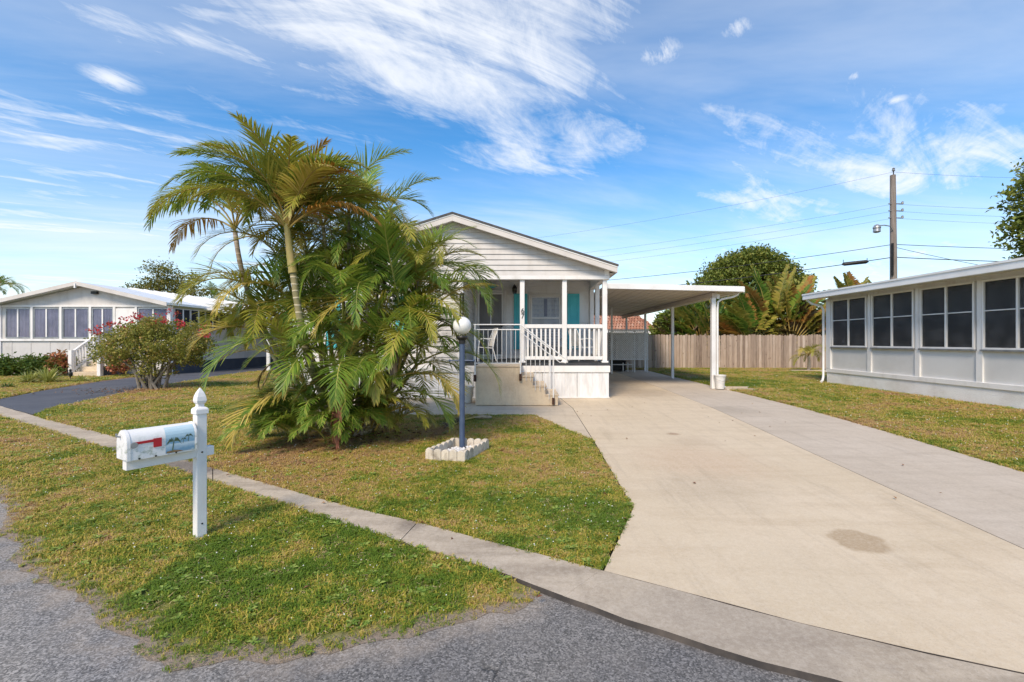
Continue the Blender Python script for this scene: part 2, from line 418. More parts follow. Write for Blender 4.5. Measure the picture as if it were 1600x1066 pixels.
# ground materials -------------------------------------------------
def asphalt_mat():
    m, nt, b, o = new_mat('worn_asphalt'); n = N(nt); p = n.pos()
    big = n.noise(p, 0.55, 5, 0.6, 0.6)
    agg = n.voro(p, 125, out='Color'); sep = n.node('ShaderNodeSeparateColor'); n.set(sep.inputs[0], agg)
    grain = sep.outputs[0]
    fine = n.noise(p, 260, 3, 0.7)
    base = n.ramp(n.math('ADD', n.math('MULTIPLY', grain, 0.62), n.math('MULTIPLY', fine, 0.45)), [(0.20, (0.115, 0.112, 0.107)), (0.45, (0.215, 0.208, 0.198)), (0.66, (0.32, 0.307, 0.29)), (0.88, (0.50, 0.475, 0.445))])
    tone = n.mix(n.rng(big, 0.35, 0.7), (0.78, 0.79, 0.83), (1.16, 1.13, 1.08))
    c = n.mix(1.0, base, tone, 'MULTIPLY')
    mid = n.rng(n.noise(p, 4.0, 5, 0.7), 0.42, 0.72)
    c = n.mix(n.math('MULTIPLY', mid, 0.35), c, (0.34, 0.31, 0.275))
    # a newer, darker overlay in front of the driveway
    d = n.node('ShaderNodeSeparateXYZ'); n.set(d.inputs[0], p)
    edge = n.math('ADD', d.outputs[0], n.math('MULTIPLY', n.noise(p, 1.4, 4), 0.9))
    c = n.mix(n.math('MULTIPLY', n.rng(edge, -1.45, -0.65), 0.50), c, n.mix(1.0, c, (0.42, 0.43, 0.45), 'MULTIPLY'))
    # hairline cracks
    wv = n.node('ShaderNodeVectorMath', operation='ADD'); n.set(wv.inputs[0], p)
    nn = n.node('ShaderNodeTexNoise'); n.set(nn.inputs['Vector'], p); nn.inputs['Scale'].default_value = 2.5; nn.inputs['Detail'].default_value = 5
    sc = n.node('ShaderNodeVectorMath', operation='SCALE'); n.set(sc.inputs[0], nn.outputs['Color']); sc.inputs['Scale'].default_value = 0.6
    n.set(wv.inputs[1], sc.outputs[0])
    cr = n.rng(n.voro(wv.outputs[0], 1.1, 'DISTANCE_TO_EDGE'), 0.012, 0.002)
    cr = n.math('MULTIPLY', cr, n.rng(n.noise(p, 0.9, 2), 0.47, 0.6))
    c = n.mix(n.math('MULTIPLY', cr, 0.7), c, (0.03, 0.03, 0.03))
    # sand washed along the grass edge
    sand = n.rng(n.math('ADD', n.attr('sand'), n.math('MULTIPLY', n.math('SUBTRACT', n.noise(p, 6, 6, 0.7), 0.5), 1.1)), 0.45, 1.05)
    c = n.mix(n.math('MULTIPLY', sand, 0.75), c, n.mix(grain, (0.30, 0.25, 0.20), (0.46, 0.40, 0.34)))
    n.set(b.inputs['Base Color'], c); b.inputs['Roughness'].default_value = 0.9; b.inputs['Specular IOR Level'].default_value = 0.25
    n.bump(n.math('SUBTRACT', n.math('ADD', grain, fine), n.math('MULTIPLY', cr, 3)), 0.55, 0.008, b)
    return m
MT['asphalt'] = asphalt_mat()
def concrete_mat(name, c1, c2, c3, stain_shade_patches=(), streak=None, speck=0.5, crack=0.0):
    m, nt, b, o = new_mat(name); n = N(nt); p = n.pos()
    f = n.noise(p, 0.7, 6, 0.6, 0.4); g = n.noise(p, 5.5, 6, 0.7); s = n.noise(p, 130, 3, 0.7)
    c = n.mix(n.rng(f, 0.3, 0.72), c1, c2)
    c = n.mix(n.math('MULTIPLY', n.rng(g, 0.45, 0.75), 0.45), c, c3)
    st = n.noise(n.mapping(p, (0.5, 3.2, 1), rot=(0, 0, R(6))), 1.3, 6, 0.65)
    c = n.mix(n.math('MULTIPLY', n.rng(st, 0.44, 0.70), 0.6), c, c3)
    st2 = n.noise(n.mapping(p, (5.5, 0.55, 1), rot=(0, 0, R(-8))), 1.1, 7, 0.7)
    c = n.mix(n.math('MULTIPLY', n.rng(st2, 0.47, 0.76), 0.42), c, n.mix(0.5, c3, (0.20, 0.16, 0.12)))
    c = n.mix(n.math('MULTIPLY', n.rng(n.noise(p, 2.2, 7, 0.75), 0.52, 0.78), 0.30), c, n.mix(0.6, c1, (0.72, 0.66, 0.56)))
    pit = n.rng(n.voro(p, 34), 0.10, 0.03)
    c = n.mix(n.math('MULTIPLY', n.math('MULTIPLY', pit, n.rng(n.noise(p, 1.8, 3), 0.5, 0.62)), 0.55), c, (0.16, 0.12, 0.09))
    for (cx, cy, r0, r1, colr, amt) in stain_shade_patches:
        wob = n.node('ShaderNodeVectorMath', operation='ADD'); n.set(wob.inputs[0], p)
        q = n.node('ShaderNodeTexNoise'); n.set(q.inputs['Vector'], p); q.inputs['Scale'].default_value = 5; q.inputs['Detail'].default_value = 4
        k = n.node('ShaderNodeVectorMath', operation='SCALE'); n.set(k.inputs[0], q.outputs['Color']); k.inputs['Scale'].default_value = (r1 * 0.7); n.set(wob.inputs[1], k.outputs[0])
        w = n.spot((cx + r1 * 0.35, cy + r1 * 0.35, r1 * 0.35), r0, r1, wob.outputs[0])
        c = n.mix(n.math('MULTIPLY', w, amt), c, colr)
    c = n.mix(n.math('MULTIPLY', n.rng(s, 0.5, 0.75), speck), c, n.mix(0.5, c, (0.12, 0.10, 0.08)))
    g2 = n.noise(p, 42, 5, 0.75)
    c = n.mix(n.math('MULTIPLY', n.rng(g2, 0.40, 0.68), 0.32), c, n.mix(0.55, c, (0.80, 0.73, 0.62)))
    c = n.mix(n.math('MULTIPLY', n.rng(n.noise(p, 18, 6, 0.8), 0.52, 0.74), 0.28), c, n.mix(0.6, c, (0.24, 0.19, 0.14)))
    h = n.math('ADD', n.math('MULTIPLY', s, 0.6), n.math('MULTIPLY', g, 0.4))
    if crack:
        q = n.node('ShaderNodeTexNoise'); n.set(q.inputs['Vector'], p); q.inputs['Scale'].default_value = 2; q.inputs['Detail'].default_value = 6
        k = n.node('ShaderNodeVectorMath', operation='SCALE'); n.set(k.inputs[0], q.outputs['Color']); k.inputs['Scale'].default_value = 0.7
        wv = n.node('ShaderNodeVectorMath', operation='ADD'); n.set(wv.inputs[0], p); n.set(wv.inputs[1], k.outputs[0])
        cr = n.math('MULTIPLY', n.rng(n.voro(wv.outputs[0], 0.55, 'DISTANCE_TO_EDGE'), 0.004, 0.001), crack)
        c = n.mix(cr, c, (0.07, 0.06, 0.05))
    n.set(b.inputs['Base Color'], c); b.inputs['Roughness'].default_value = 0.88; b.inputs['Specular IOR Level'].default_value = 0.25
    n.bump(h, 0.3, 0.006, b)
    return m
MT['drive'] = concrete_mat('beige_concrete', (0.60, 0.49, 0.34), (0.65, 0.535, 0.385), (0.53, 0.42, 0.285),
    ((*(2.498, 3.396), 0.16, 0.23, (0.40, 0.295, 0.18), 0.85), (*(2.394, 7.305), 0.03, 0.14, (0.33, 0.22, 0.14), 0.8), (*(2.516, 6.75), 0.05, 0.5, (0.38, 0.28, 0.19), 0.30),
     (*(2.154, 5.673), 0.2, 1.2, (0.54, 0.39, 0.26), 0.5), (*(1.931, 4.577), 0.1, 0.9, (0.40, 0.32, 0.22), 0.4), (*(1.753, 2.898), 0.1, 0.8, (0.58, 0.48, 0.34), 0.5), (*(3.094, 13.331), 0.3, 1.9, (0.25, 0.19, 0.14), 0.5), (*(4.219, 16.664), 0.3, 2.3, (0.22, 0.16, 0.12), 0.5)))  # last two: carport shade put into the concrete colour as broad brown patches
MT['strip'] = concrete_mat('grey_concrete', (0.51, 0.43, 0.335), (0.56, 0.48, 0.385), (0.43, 0.36, 0.28), ((*(4.375, 9.875), 0.2, 1.0, (0.28, 0.24, 0.19), 0.4), (*(5, 17.775), 0.4, 2.4, (0.22, 0.17, 0.13), 0.5)))  # the broad rear patch carries the carport shade in its colour
MT['walk'] = concrete_mat('walk_concrete', (0.55, 0.455, 0.33), (0.60, 0.505, 0.38), (0.45, 0.36, 0.255))
MT['kerb'] = concrete_mat('kerb_concrete', (0.45, 0.375, 0.28), (0.55, 0.465, 0.36), (0.24, 0.19, 0.14),
    ((*(-5.072, 6.165), 0.5, 1.25, (0.135, 0.12, 0.115), 0.8), (*(-3.955, 5.306), 0.3, 0.65, (0.12, 0.105, 0.10), 0.85), (*(-0.931, 3.678), 0.02, 0.2, (0.12, 0.09, 0.07), 0.6), (*(1.058, 2.279), 0.2, 0.9, (0.33, 0.28, 0.225), 0.6)), speck=0.7)  # first two: dark grey patches on the kerb left of the mailbox
MT['steps'] = concrete_mat('step_concrete', (0.66, 0.53, 0.365), (0.70, 0.575, 0.41), (0.50, 0.375, 0.25), speck=0.4)
MT['sealed'] = simple('sealed_asphalt', (0.075, 0.08, 0.095), (0.11, 0.115, 0.13), 0.8, 0.8, 0.3, 120, 0.004)
MT['kerb_side'] = simple('kerb_lip_dirt_shade', (0.05, 0.045, 0.042), (0.12, 0.10, 0.085), 4, 0.95)  # dirt and the shadow of the lip, both put into the side-face colour

def grass_col(n, spread=0.25):
    """colour of the lawn over the ground: green clover patches, olive turf, straw and bare brown"""
    p = n.pos()
    sx = n.node('ShaderNodeSeparateXYZ'); n.set(sx.inputs[0], p)
    a = n.noise(p, 0.55, 4, 0.55, 0.4); b2 = n.noise(p, 2.6, 4, 0.6); b3 = n.noise(p, 9.0, 3, 0.6)
    f = n.math('ADD', n.math('MULTIPLY', a, 0.5), n.math('ADD', n.math('MULTIPLY', b2, 0.36), n.math('MULTIPLY', b3, 0.20)))
    f = n.math('ADD', n.math('MULTIPLY', n.math('SUBTRACT', f, 0.53), 2.5), 0.505)
    near = n.spot((*(-0.862, 3.065), 0), 0.4, 3.0)                   # damper and greener by the street
    near = n.math('MAXIMUM', near, n.spot((*(0.448, 3.979), 0), 0.2, 1.3))
    near = n.math('MAXIMUM', near, n.math('MULTIPLY', n.spot((7.6, 16.0, 0), 0.5, 3.6), 0.9))
    f = n.math('SUBTRACT', f, n.math('MULTIPLY', near, 0.165))
    dry = n.math('MAXIMUM', n.spot((*(-2.948, 6.165), 0), 0.3, 2.0), n.math('MULTIPLY', n.spot((*(-11.062, 13.331), 0), 0.4, 2.4), 1.2))
    dry = n.math('MAXIMUM', dry, n.math('MULTIPLY', n.spot((*(-2.25, 7.618), 0), 0.5, 1.5), 1.5))
    f = n.math('ADD', f, n.math('MULTIPLY', dry, 0.11))
    return f
def lawn_ramp(n, f):
    return n.ramp(f, [(0.28, (0.14, 0.23, 0.028)), (0.39, (0.31, 0.36, 0.046)), (0.49, (0.53, 0.445, 0.072)), (0.58, (0.64, 0.485, 0.135)), (0.70, (0.62, 0.41, 0.21)), (0.82, (0.46, 0.28, 0.15))])
def lawn_mat():
    m, nt, b, o = new_mat('turf_soil'); n = N(nt)
    f = grass_col(n)
    c = n.mix(0.45, lawn_ramp(n, f), (0.22, 0.15, 0.08))
    sand = n.rng(n.math('ADD', n.attr('sand'), n.math('MULTIPLY', n.math('SUBTRACT', n.noise(n.pos(), 9, 6, 0.7), 0.5), 0.8)), 0.15, 0.75)
    c = n.mix(sand, c, n.mix(n.noise(n.pos(), 40, 4, 0.7), (0.20, 0.15, 0.11), (0.46, 0.38, 0.30)))
    n.set(b.inputs['Base Color'], c); b.inputs['Roughness'].default_value = 1.0; b.inputs['Specular IOR Level'].default_value = 0.1
    n.bump(n.noise(n.pos(), 60, 5, 0.7), 0.8, 0.03, b)
    return m
MT['soil'] = lawn_mat()
def blade_mat(name, shift, trans=0.3):
    m, nt, b, o = new_mat(name); n = N(nt)
    f = n.math('ADD', grass_col(n), n.math('MULTIPLY', n.math('SUBTRACT', n.island(), 0.5 - shift), 0.36))
    c = lawn_ramp(n, f)
    n.set(b.inputs['Base Color'], c); b.inputs['Roughness'].default_value = 0.6; b.inputs['Specular IOR Level'].default_value = 0.2
    # thin blades scatter like a mat: shade them mostly by the lie of the turf
    va = n.node('ShaderNodeVectorMath', operation='SCALE'); n.set(va.inputs[0], n.node('ShaderNodeNewGeometry').outputs['Normal']); va.inputs['Scale'].default_value = 0.45
    vb = n.node('ShaderNodeVectorMath', operation='ADD'); n.set(vb.inputs[0], va.outputs[0]); vb.inputs[1].default_value = (0, 0, 0.75)
    vc = n.node('ShaderNodeVectorMath', operation='NORMALIZE'); n.set(vc.inputs[0], vb.outputs[0])
    nt.links.new(vc.outputs[0], b.inputs['Normal'])
    t = n.node('ShaderNodeBsdfTranslucent'); n.set(t.inputs[0], c)
    ms = n.node('ShaderNodeMixShader'); ms.inputs[0].default_value = trans
    nt.links.new(b.outputs[0], ms.inputs[1]); nt.links.new(t.outputs[0], ms.inputs[2]); nt.links.new(ms.outputs[0], o.inputs[0])
    return m
MT['blade'] = blade_mat('grass_blade', 0.0)
MT['clover'] = blade_mat('clover_leaf', -0.22)
MT['straw'] = leafy('dry_thatch', [(0, (0.40, 0.27, 0.12)), (0.6, (0.60, 0.46, 0.24)), (1, (0.72, 0.60, 0.36))], 0.2, 0.8, 0.1)
MT['weed'] = leafy('broad_weed_leaf', [(0, (0.12, 0.22, 0.035)), (0.6, (0.22, 0.34, 0.06)), (1, (0.36, 0.44, 0.10))], 0.3, 0.5, 0.3)
MT['flower'] = simple('clover_flower', (0.75, 0.74, 0.68), None, rough=0.8)
MT['far'] = simple('far_ground', (0.10, 0.11, 0.04), (0.16, 0.14, 0.06), 0.2, 1.0)
# leaves
G1 = [(0.0, (0.018, 0.050, 0.010)), (0.5, (0.040, 0.095, 0.015)), (0.85, (0.085, 0.14, 0.022)), (1.0, (0.16, 0.17, 0.03))]
MT['palm_green'] = leafy('palm_leaflet_green', [(0.0, (0.10, 0.20, 0.03)), (0.55, (0.20, 0.32, 0.045)), (1.0, (0.36, 0.42, 0.07))], 0.40, 0.38, 0.4, tip=(0.34, 0.25, 0.06))
MT['palm_olive'] = leafy('palm_leaflet_olive', [(0.0, (0.23, 0.27, 0.04)), (0.6, (0.42, 0.39, 0.06)), (1.0, (0.58, 0.47, 0.09))], 0.4, 0.4, 0.4, tip=(0.38, 0.20, 0.05))
MT['palm_yellow'] = leafy('palm_leaflet_yellow', [(0.0, (0.42, 0.36, 0.06)), (0.6, (0.58, 0.44, 0.10)), (1.0, (0.66, 0.50, 0.16))], 0.3, 0.45, 0.35, tip=(0.30, 0.15, 0.06))
MT['palm_orange'] = leafy('palm_leaflet_orange', [(0.0, (0.42, 0.17, 0.035)), (0.6, (0.54, 0.25, 0.06)), (1.0, (0.44, 0.30, 0.07))], 0.25, 0.5, 0.3, tip=(0.26, 0.11, 0.045))
MT['palm_dead'] = leafy('palm_leaflet_dead', [(0.0, (0.20, 0.12, 0.075)), (0.6, (0.31, 0.22, 0.14)), (1.0, (0.42, 0.34, 0.25))], 0.15, 0.8, 0.1)
MT['palm_red'] = leafy('palm_leaflet_red_brown', [(0.0, (0.19, 0.07, 0.045)), (0.6, (0.30, 0.12, 0.08)), (1.0, (0.36, 0.20, 0.13))], 0.12, 0.8, 0.1)
MT['rachis_green'] = simple('rachis_green', (0.34, 0.36, 0.08), (0.46, 0.40, 0.11), 4, 0.5)
MT['rachis_yellow'] = simple('rachis_yellow', (0.42, 0.32, 0.09), (0.34, 0.22, 0.06), 4, 0.5)
MT['rachis_dead'] = simple('rachis_dead', (0.30, 0.21, 0.13), (0.20, 0.13, 0.08), 4, 0.8)
MT['crownshaft'] = simple('palm_crownshaft', (0.44, 0.32, 0.13), (0.30, 0.27, 0.075), 3.5, 0.5, stretch=(3, 3, 0.6))
def ring_mat(name, c1, c2, c3):
    m, nt, b, o = new_mat(name); n = N(nt); p = n.pos()
    d = n.node('ShaderNodeSeparateXYZ'); n.set(d.inputs[0], p)
    z = n.math('ADD', n.math('MULTIPLY', d.outputs[2], 10.5), n.math('MULTIPLY', n.noise(p, 3, 2), 0.6))
    fr = n.math('FRACT', z)
    w = n.math('MULTIPLY', n.rng(fr, 0.0, 0.12), n.rng(fr, 0.34, 0.16))
    c = n.mix(n.rng(n.noise(p, 6, 4), 0.35, 0.7), c1, c2)
    n.set(b.inputs['Base Color'], n.mix(w, c, c3)); b.inputs['Roughness'].default_value = 0.75
    n.bump(w, 0.5, 0.01, b)
    return m
MT['palm_trunk'] = ring_mat('ringed_palm_stem', (0.22, 0.20, 0.095), (0.32, 0.27, 0.14), (0.58, 0.50, 0.35))
MT['palm_stem_grey'] = ring_mat('grey_ringed_stem', (0.27, 0.22, 0.17), (0.36, 0.30, 0.23), (0.48, 0.41, 0.33))
MT['leaf_dark'] = leafy('leaf_dark_green', [(0, (0.03, 0.06, 0.012)), (0.5, (0.065, 0.13, 0.022)), (0.8, (0.12, 0.18, 0.03)), (1, (0.22, 0.24, 0.05))], 0.25, 0.5, 0.3, patch=0.3)
MT['leaf_ficus'] = leafy('leaf_ficus', [(0, (0.07, 0.105, 0.022)), (0.5, (0.17, 0.215, 0.038)), (0.85, (0.29, 0.29, 0.06)), (1, (0.38, 0.33, 0.09))], 0.2, 0.5, 0.3, patch=0.5)
MT['leaf_olive'] = leafy('leaf_olive', [(0, (0.09, 0.10, 0.025)), (0.5, (0.19, 0.185, 0.045)), (1, (0.32, 0.25, 0.07))], 0.25, 0.6, 0.2, patch=0.5)
MT['leaf_boug'] = leafy('leaf_bougainvillea', [(0, (0.12, 0.15, 0.03)), (0.4, (0.26, 0.27, 0.05)), (0.75, (0.40, 0.33, 0.08)), (1, (0.48, 0.22, 0.10))], 0.3, 0.5, 0.3, patch=0.4)
MT['bract'] = leafy('bougainvillea_bract', [(0, (0.50, 0.02, 0.07)), (0.6, (0.62, 0.03, 0.06)), (1, (0.55, 0.09, 0.10))], 0.3, 0.6, 0.2)
MT['croton'] = leafy('croton_leaf', [(0, (0.20, 0.05, 0.03)), (0.4, (0.48, 0.14, 0.07)), (0.8, (0.62, 0.28, 0.16)), (1, (0.30, 0.19, 0.06))], 0.25, 0.4, 0.4)
MT['variegated'] = leafy('variegated_blade', [(0, (0.22, 0.25, 0.05)), (0.5, (0.52, 0.52, 0.16)), (1, (0.72, 0.68, 0.34))], 0.25, 0.5, 0.3)
MT['trav_green'] = leafy('traveller_leaf_green', [(0, (0.08, 0.18, 0.03)), (0.6, (0.17, 0.29, 0.045)), (1, (0.28, 0.36, 0.06))], 0.3, 0.4, 0.4, tip=(0.28, 0.17, 0.04))
MT['trav_olive'] = leafy('traveller_leaf_olive', [(0, (0.27, 0.28, 0.05)), (0.6, (0.42, 0.37, 0.07)), (1, (0.55, 0.42, 0.10))], 0.3, 0.5, 0.3, tip=(0.34, 0.14, 0.04))
MT['trav_orange'] = leafy('traveller_leaf_orange', [(0, (0.42, 0.17, 0.05)), (0.6, (0.52, 0.27, 0.08)), (1, (0.38, 0.28, 0.08))], 0.25, 0.6, 0.2, tip=(0.30, 0.15, 0.08))
MT['litter'] = leafy('dry_leaf_litter', [(0, (0.13, 0.05, 0.03)), (0.5, (0.25, 0.11, 0.06)), (1, (0.38, 0.24, 0.13))], 0.1, 0.9, 0.1)
def picture_mat():
    m, nt, b, o = new_mat('painted_seascape'); n = N(nt); p = n.pos()
    d = n.node('ShaderNodeSeparateXYZ'); n.set(d.inputs[0], p)
    z = n.math('ADD', d.outputs[2], n.math('MULTIPLY', n.math('SUBTRACT', n.noise(p, 30, 4), 0.5), 0.03))
    c = n.ramp(n.rng(z, 0.69, 0.90, smooth=False), [(0.0, (0.24, 0.34, 0.42)), (0.16, (0.16, 0.33, 0.48)), (0.34, (0.58, 0.70, 0.76)), (0.40, (0.17, 0.36, 0.52)), (0.58, (0.36, 0.54, 0.64)), (0.8, (0.45, 0.62, 0.70)), (1.0, (0.60, 0.72, 0.76))])
    w = n.rng(n.noise(n.mapping(p, (1, 1, 4)), 28, 5, 0.7), 0.56, 0.70)
    n.set(b.inputs['Base Color'], n.mix(n.math('MULTIPLY', w, 0.6), c, (0.72, 0.78, 0.78))); b.inputs['Roughness'].default_value = 0.4
    return m
MT['picture'] = picture_mat()
def box_mat():
    m, nt, b, o = new_mat('mailbox_white'); n = N(nt); p = n.pos()
    d = n.node('ShaderNodeSeparateXYZ'); n.set(d.inputs[0], p)
    low = n.math('MULTIPLY', n.rng(d.outputs[2], 0.90, 0.74), n.rng(n.noise(p, 26, 5, 0.7), 0.47, 0.66))
    n.set(b.inputs['Base Color'], n.mix(n.math('MULTIPLY', low, 0.85), (0.80, 0.795, 0.775), (0.38, 0.43, 0.35))); b.inputs['Roughness'].default_value = 0.4
    return m
MT['box'] = box_mat()

# ------------------------------------------------------------------ the ground
def sheet(name, pts, z, mat, thick=0.0, parent=None, step=0.0, attr=None, side=0):
    """flat polygon (optionally a slab), cut into cells of `step`, with an optional per-point attribute"""
    bm = bmesh.new()
    f = bm.faces.new([bm.verts.new((p[0], p[1], z)) for p in pts])
    if step:
        xs = [p[0] for p in pts]; ys = [p[1] for p in pts]
        for ax, lo, hi in ((0, min(xs), max(xs)), (1, min(ys), max(ys))):
            k = math.ceil(lo / step) * step
            while k < hi:
                no = (1, 0, 0) if ax == 0 else (0, 1, 0); co = (k, 0, 0) if ax == 0 else (0, k, 0)
                bmesh.ops.bisect_plane(bm, geom=bm.verts[:] + bm.edges[:] + bm.faces[:], plane_co=co, plane_no=no)
                k += step
    bmesh.ops.triangulate(bm, faces=[q for q in bm.faces if len(q.verts) > 4])
    for q in bm.faces:
        if q.normal.z < 0: q.normal_flip()
    if thick:
        r = bmesh.ops.extrude_face_region(bm, geom=bm.faces[:])
        vs = [q for q in r['geom'] if isinstance(q, bmesh.types.BMVert)]
        lowered = set(vs)
        for q in vs: q.co.z -= thick
        bmesh.ops.recalc_face_normals(bm, faces=bm.faces)
    for q in bm.faces:
        if thick and abs(q.normal.z) < 0.5: q.material_index = side
    m = bpy.data.meshes.new(name); bm.to_mesh(m); bm.free()
    if attr:
        a = m.attributes.new(attr[0], 'FLOAT', 'POINT')
        a.data.foreach_set('value', [float(attr[1](q.co.x, q.co.y)) for q in m.vertices])
    return link(name, m, mat, parent)
def seg_dist(x, y, line):
    best = 1e9
    for (ax, ay), (bx, by) in zip(line, line[1:]):
        dx, dy = bx - ax, by - ay
        t = max(0, min(1, ((x - ax) * dx + (y - ay) * dy) / (dx * dx + dy * dy + 1e-9)))
        best = min(best, math.hypot(x - ax - t * dx, y - ay - t * dy))
    return best

kerb_far = [(-32.0, 21.6), (-22.0, 16.2), (-15.5, 12.4), (-12.059, 10.456), (-9.663, 8.992), (-6.257, 7.016), (-3.66, 5.332), (-1.622, 4.118), (-0.884, 3.742), (-0.188, 3.333), (0.494, 2.954), (1.153, 2.57), (1.453, 2.391), (1.909, 2.168), (2.229, 2.031), (3.4, 1.55), (5.2, 0.75), (8.0, -0.4), (14.0, -2.6)]
kerb_near = [(-32.0, 20.9), (-22.0, 15.5), (-15.5, 11.7), (-10.371, 8.992), (-8.321, 7.785), (-5.25, 5.992), (-3.327, 4.848), (-1.786, 3.907), (-0.933, 3.386), (-0.135, 2.914), (0.231, 2.653), (0.707, 2.329), (1.095, 2.104), (1.371, 1.997), (2.1, 1.55), (3.25, 1.12), (5.05, 0.3), (7.85, -0.85), (13.85, -3.05)]
strip_edge = [(0.104, 2.742), (0.022, 2.627), (-0.212, 2.509), (-0.442, 2.418), (-0.721, 2.329), (-0.953, 2.26), (-1.196, 2.181), (-1.369, 2.116), (-1.523, 2.083), (-1.651, 2.104), (-1.8, 2.177), (-2.012, 2.289), (-2.348, 2.492), (-2.729, 2.714), (-3.158, 2.954), (-3.591, 3.232), (-4.184, 3.628), (-5.5, 4.75), (-8.0, 6.4), (-12.0, 8.9), (-20.0, 13.7), (-21.5, 14.7)]
# break the lawn edge up so that it frays like real turf
def fray(line, amp, step=0.12, seed=3):
    rr = random.Random(seed); out = []
    for (ax, ay), (bx, by) in zip(line, line[1:]):
        k = max(1, min(40, int(math.hypot(bx - ax, by - ay) / step)))
        for i in range(k):
            t = i / k
            out.append((ax + (bx - ax) * t + rr.uniform(-amp, amp), ay + (by - ay) * t + rr.uniform(-amp, amp)))
    return out + [line[-1]]
strip_edge = fray(fray(strip_edge, 0.05, 0.35, 4), 0.03, 0.09)

tag(MB().quad((-900, -400, -0.048), (900, -400, -0.048), (900, 1500, -0.048), (-900, 1500, -0.048)).build('ground', MT['far']), kind='structure')
st_poly = [(-32, -12), (14, -12), (14, -2.9)] + [p for p in reversed(kerb_near[:-1])] + [(-32.0, 20.8)]
tag(sheet('street', [(-40, -14), (16, -14), (16, -3.4)] + [(x + 0.02, y + 0.05) for x, y in reversed(kerb_near)] , -0.022, MT['asphalt'], step=0.25,
          attr=('sand', lambda x, y: max(0.0, 1 - seg_dist(x, y, strip_edge) / 0.36) if y < 6 else 0.0)), kind='structure')

# kerb: a cast concrete ribbon in slabs with open joints
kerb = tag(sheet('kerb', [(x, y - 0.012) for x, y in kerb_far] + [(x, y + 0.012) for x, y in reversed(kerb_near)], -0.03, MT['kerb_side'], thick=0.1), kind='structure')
def lerp(a, b, t): return (a[0] + (b[0] - a[0]) * t, a[1] + (b[1] - a[1]) * t)
joints = [0, 2, 4, 6, 8, 10, len(kerb_far) - 1]           # control points where two castings meet
for j, (i0, i1) in enumerate(zip(joints, joints[1:])):
    fa, ne = list(kerb_far[i0:i1 + 1]), list(kerb_near[i0:i1 + 1])
    fa[0] = lerp(fa[0], fa[1], 0.0014); fa[-1] = lerp(fa[-1], fa[-2], 0.0014); ne[0] = lerp(ne[0], ne[1], 0.0014); ne[-1] = lerp(ne[-1], ne[-2], 0.0014)
    fa = fray(fa, 0.008, 0.2, 50 + j); ne = fray(ne, 0.014, 0.16, 80 + j)
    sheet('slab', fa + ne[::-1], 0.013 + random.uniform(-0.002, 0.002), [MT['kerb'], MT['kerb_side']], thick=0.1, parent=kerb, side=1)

# driveway, strip beside it, walk, neighbour's drive
seam = [(3.45, 1.62), (3.578, 3.261), (3.7, 4.74), (4, 7.9), (4.186, 10.157), (4.32, 13.9), (4.4, 23.4)]
dl = [(0.515, 2.954), (0.973, 4.071), (1.035, 6.881), (1.071, 10.157)]
drive_poly = [(p[0], p[1] + 0.02) for p in kerb_far[10:15]] + [(3.45, 1.58)] + seam[1:] + [(2.0, 23.4), (2.0, 12.2), (0.9, 12.2)] + [dl[3], dl[2], dl[1]]
drive_poly[0] = (0.515, 2.954)
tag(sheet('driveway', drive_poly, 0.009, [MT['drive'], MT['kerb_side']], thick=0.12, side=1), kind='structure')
strip_right = [(5.35, 0.75), (5.5, 3.4), (5.68, 5.177), (5.911, 7.063), (6.173, 9.93), (6.239, 13.905), (6.2, 23.4)]
off = 0.012
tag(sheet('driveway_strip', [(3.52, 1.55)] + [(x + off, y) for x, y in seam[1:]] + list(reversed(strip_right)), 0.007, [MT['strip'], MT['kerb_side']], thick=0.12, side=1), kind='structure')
walk_poly = [(-5.0, 9.25), (-2.328, 9.194), (0.181, 9.194), (0.892, 7.206), (1.006, 6.881), (0.97, 10.9), (2.0, 11.02), (2.0, 12.2), (-5.0, 12.2)]
walk_poly[5] = (dl[3][0] - 0.009, dl[3][1]); walk_poly[4] = (dl[2][0] - 0.009, dl[2][1])
walk_poly[6] = (0.891, 12.2); del walk_poly[7]
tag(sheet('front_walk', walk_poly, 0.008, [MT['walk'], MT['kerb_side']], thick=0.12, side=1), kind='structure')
nd_near = [(-10.017, 9.274), (-10.514, 10.157), (-11.097, 12.119), (-11.842, 14.033), (-12.884, 19.045), (-13.194, 21.765), (-12.4, 23.5), (-12.2, 31.0)]
nd_far = [(-13.443, 11.656), (-14.471, 13.673), (-15.535, 16.535), (-15.957, 18.388), (-15.6, 19.2), (-15.75, 22.0), (-15.75, 31.0)]
nd_poly = nd_near + list(reversed(nd_far)) + [(-12.059, 10.456)]
tag(sheet('side_street_drive', nd_poly, 0.012, MT['sealed'], thick=0.1), kind='structure')

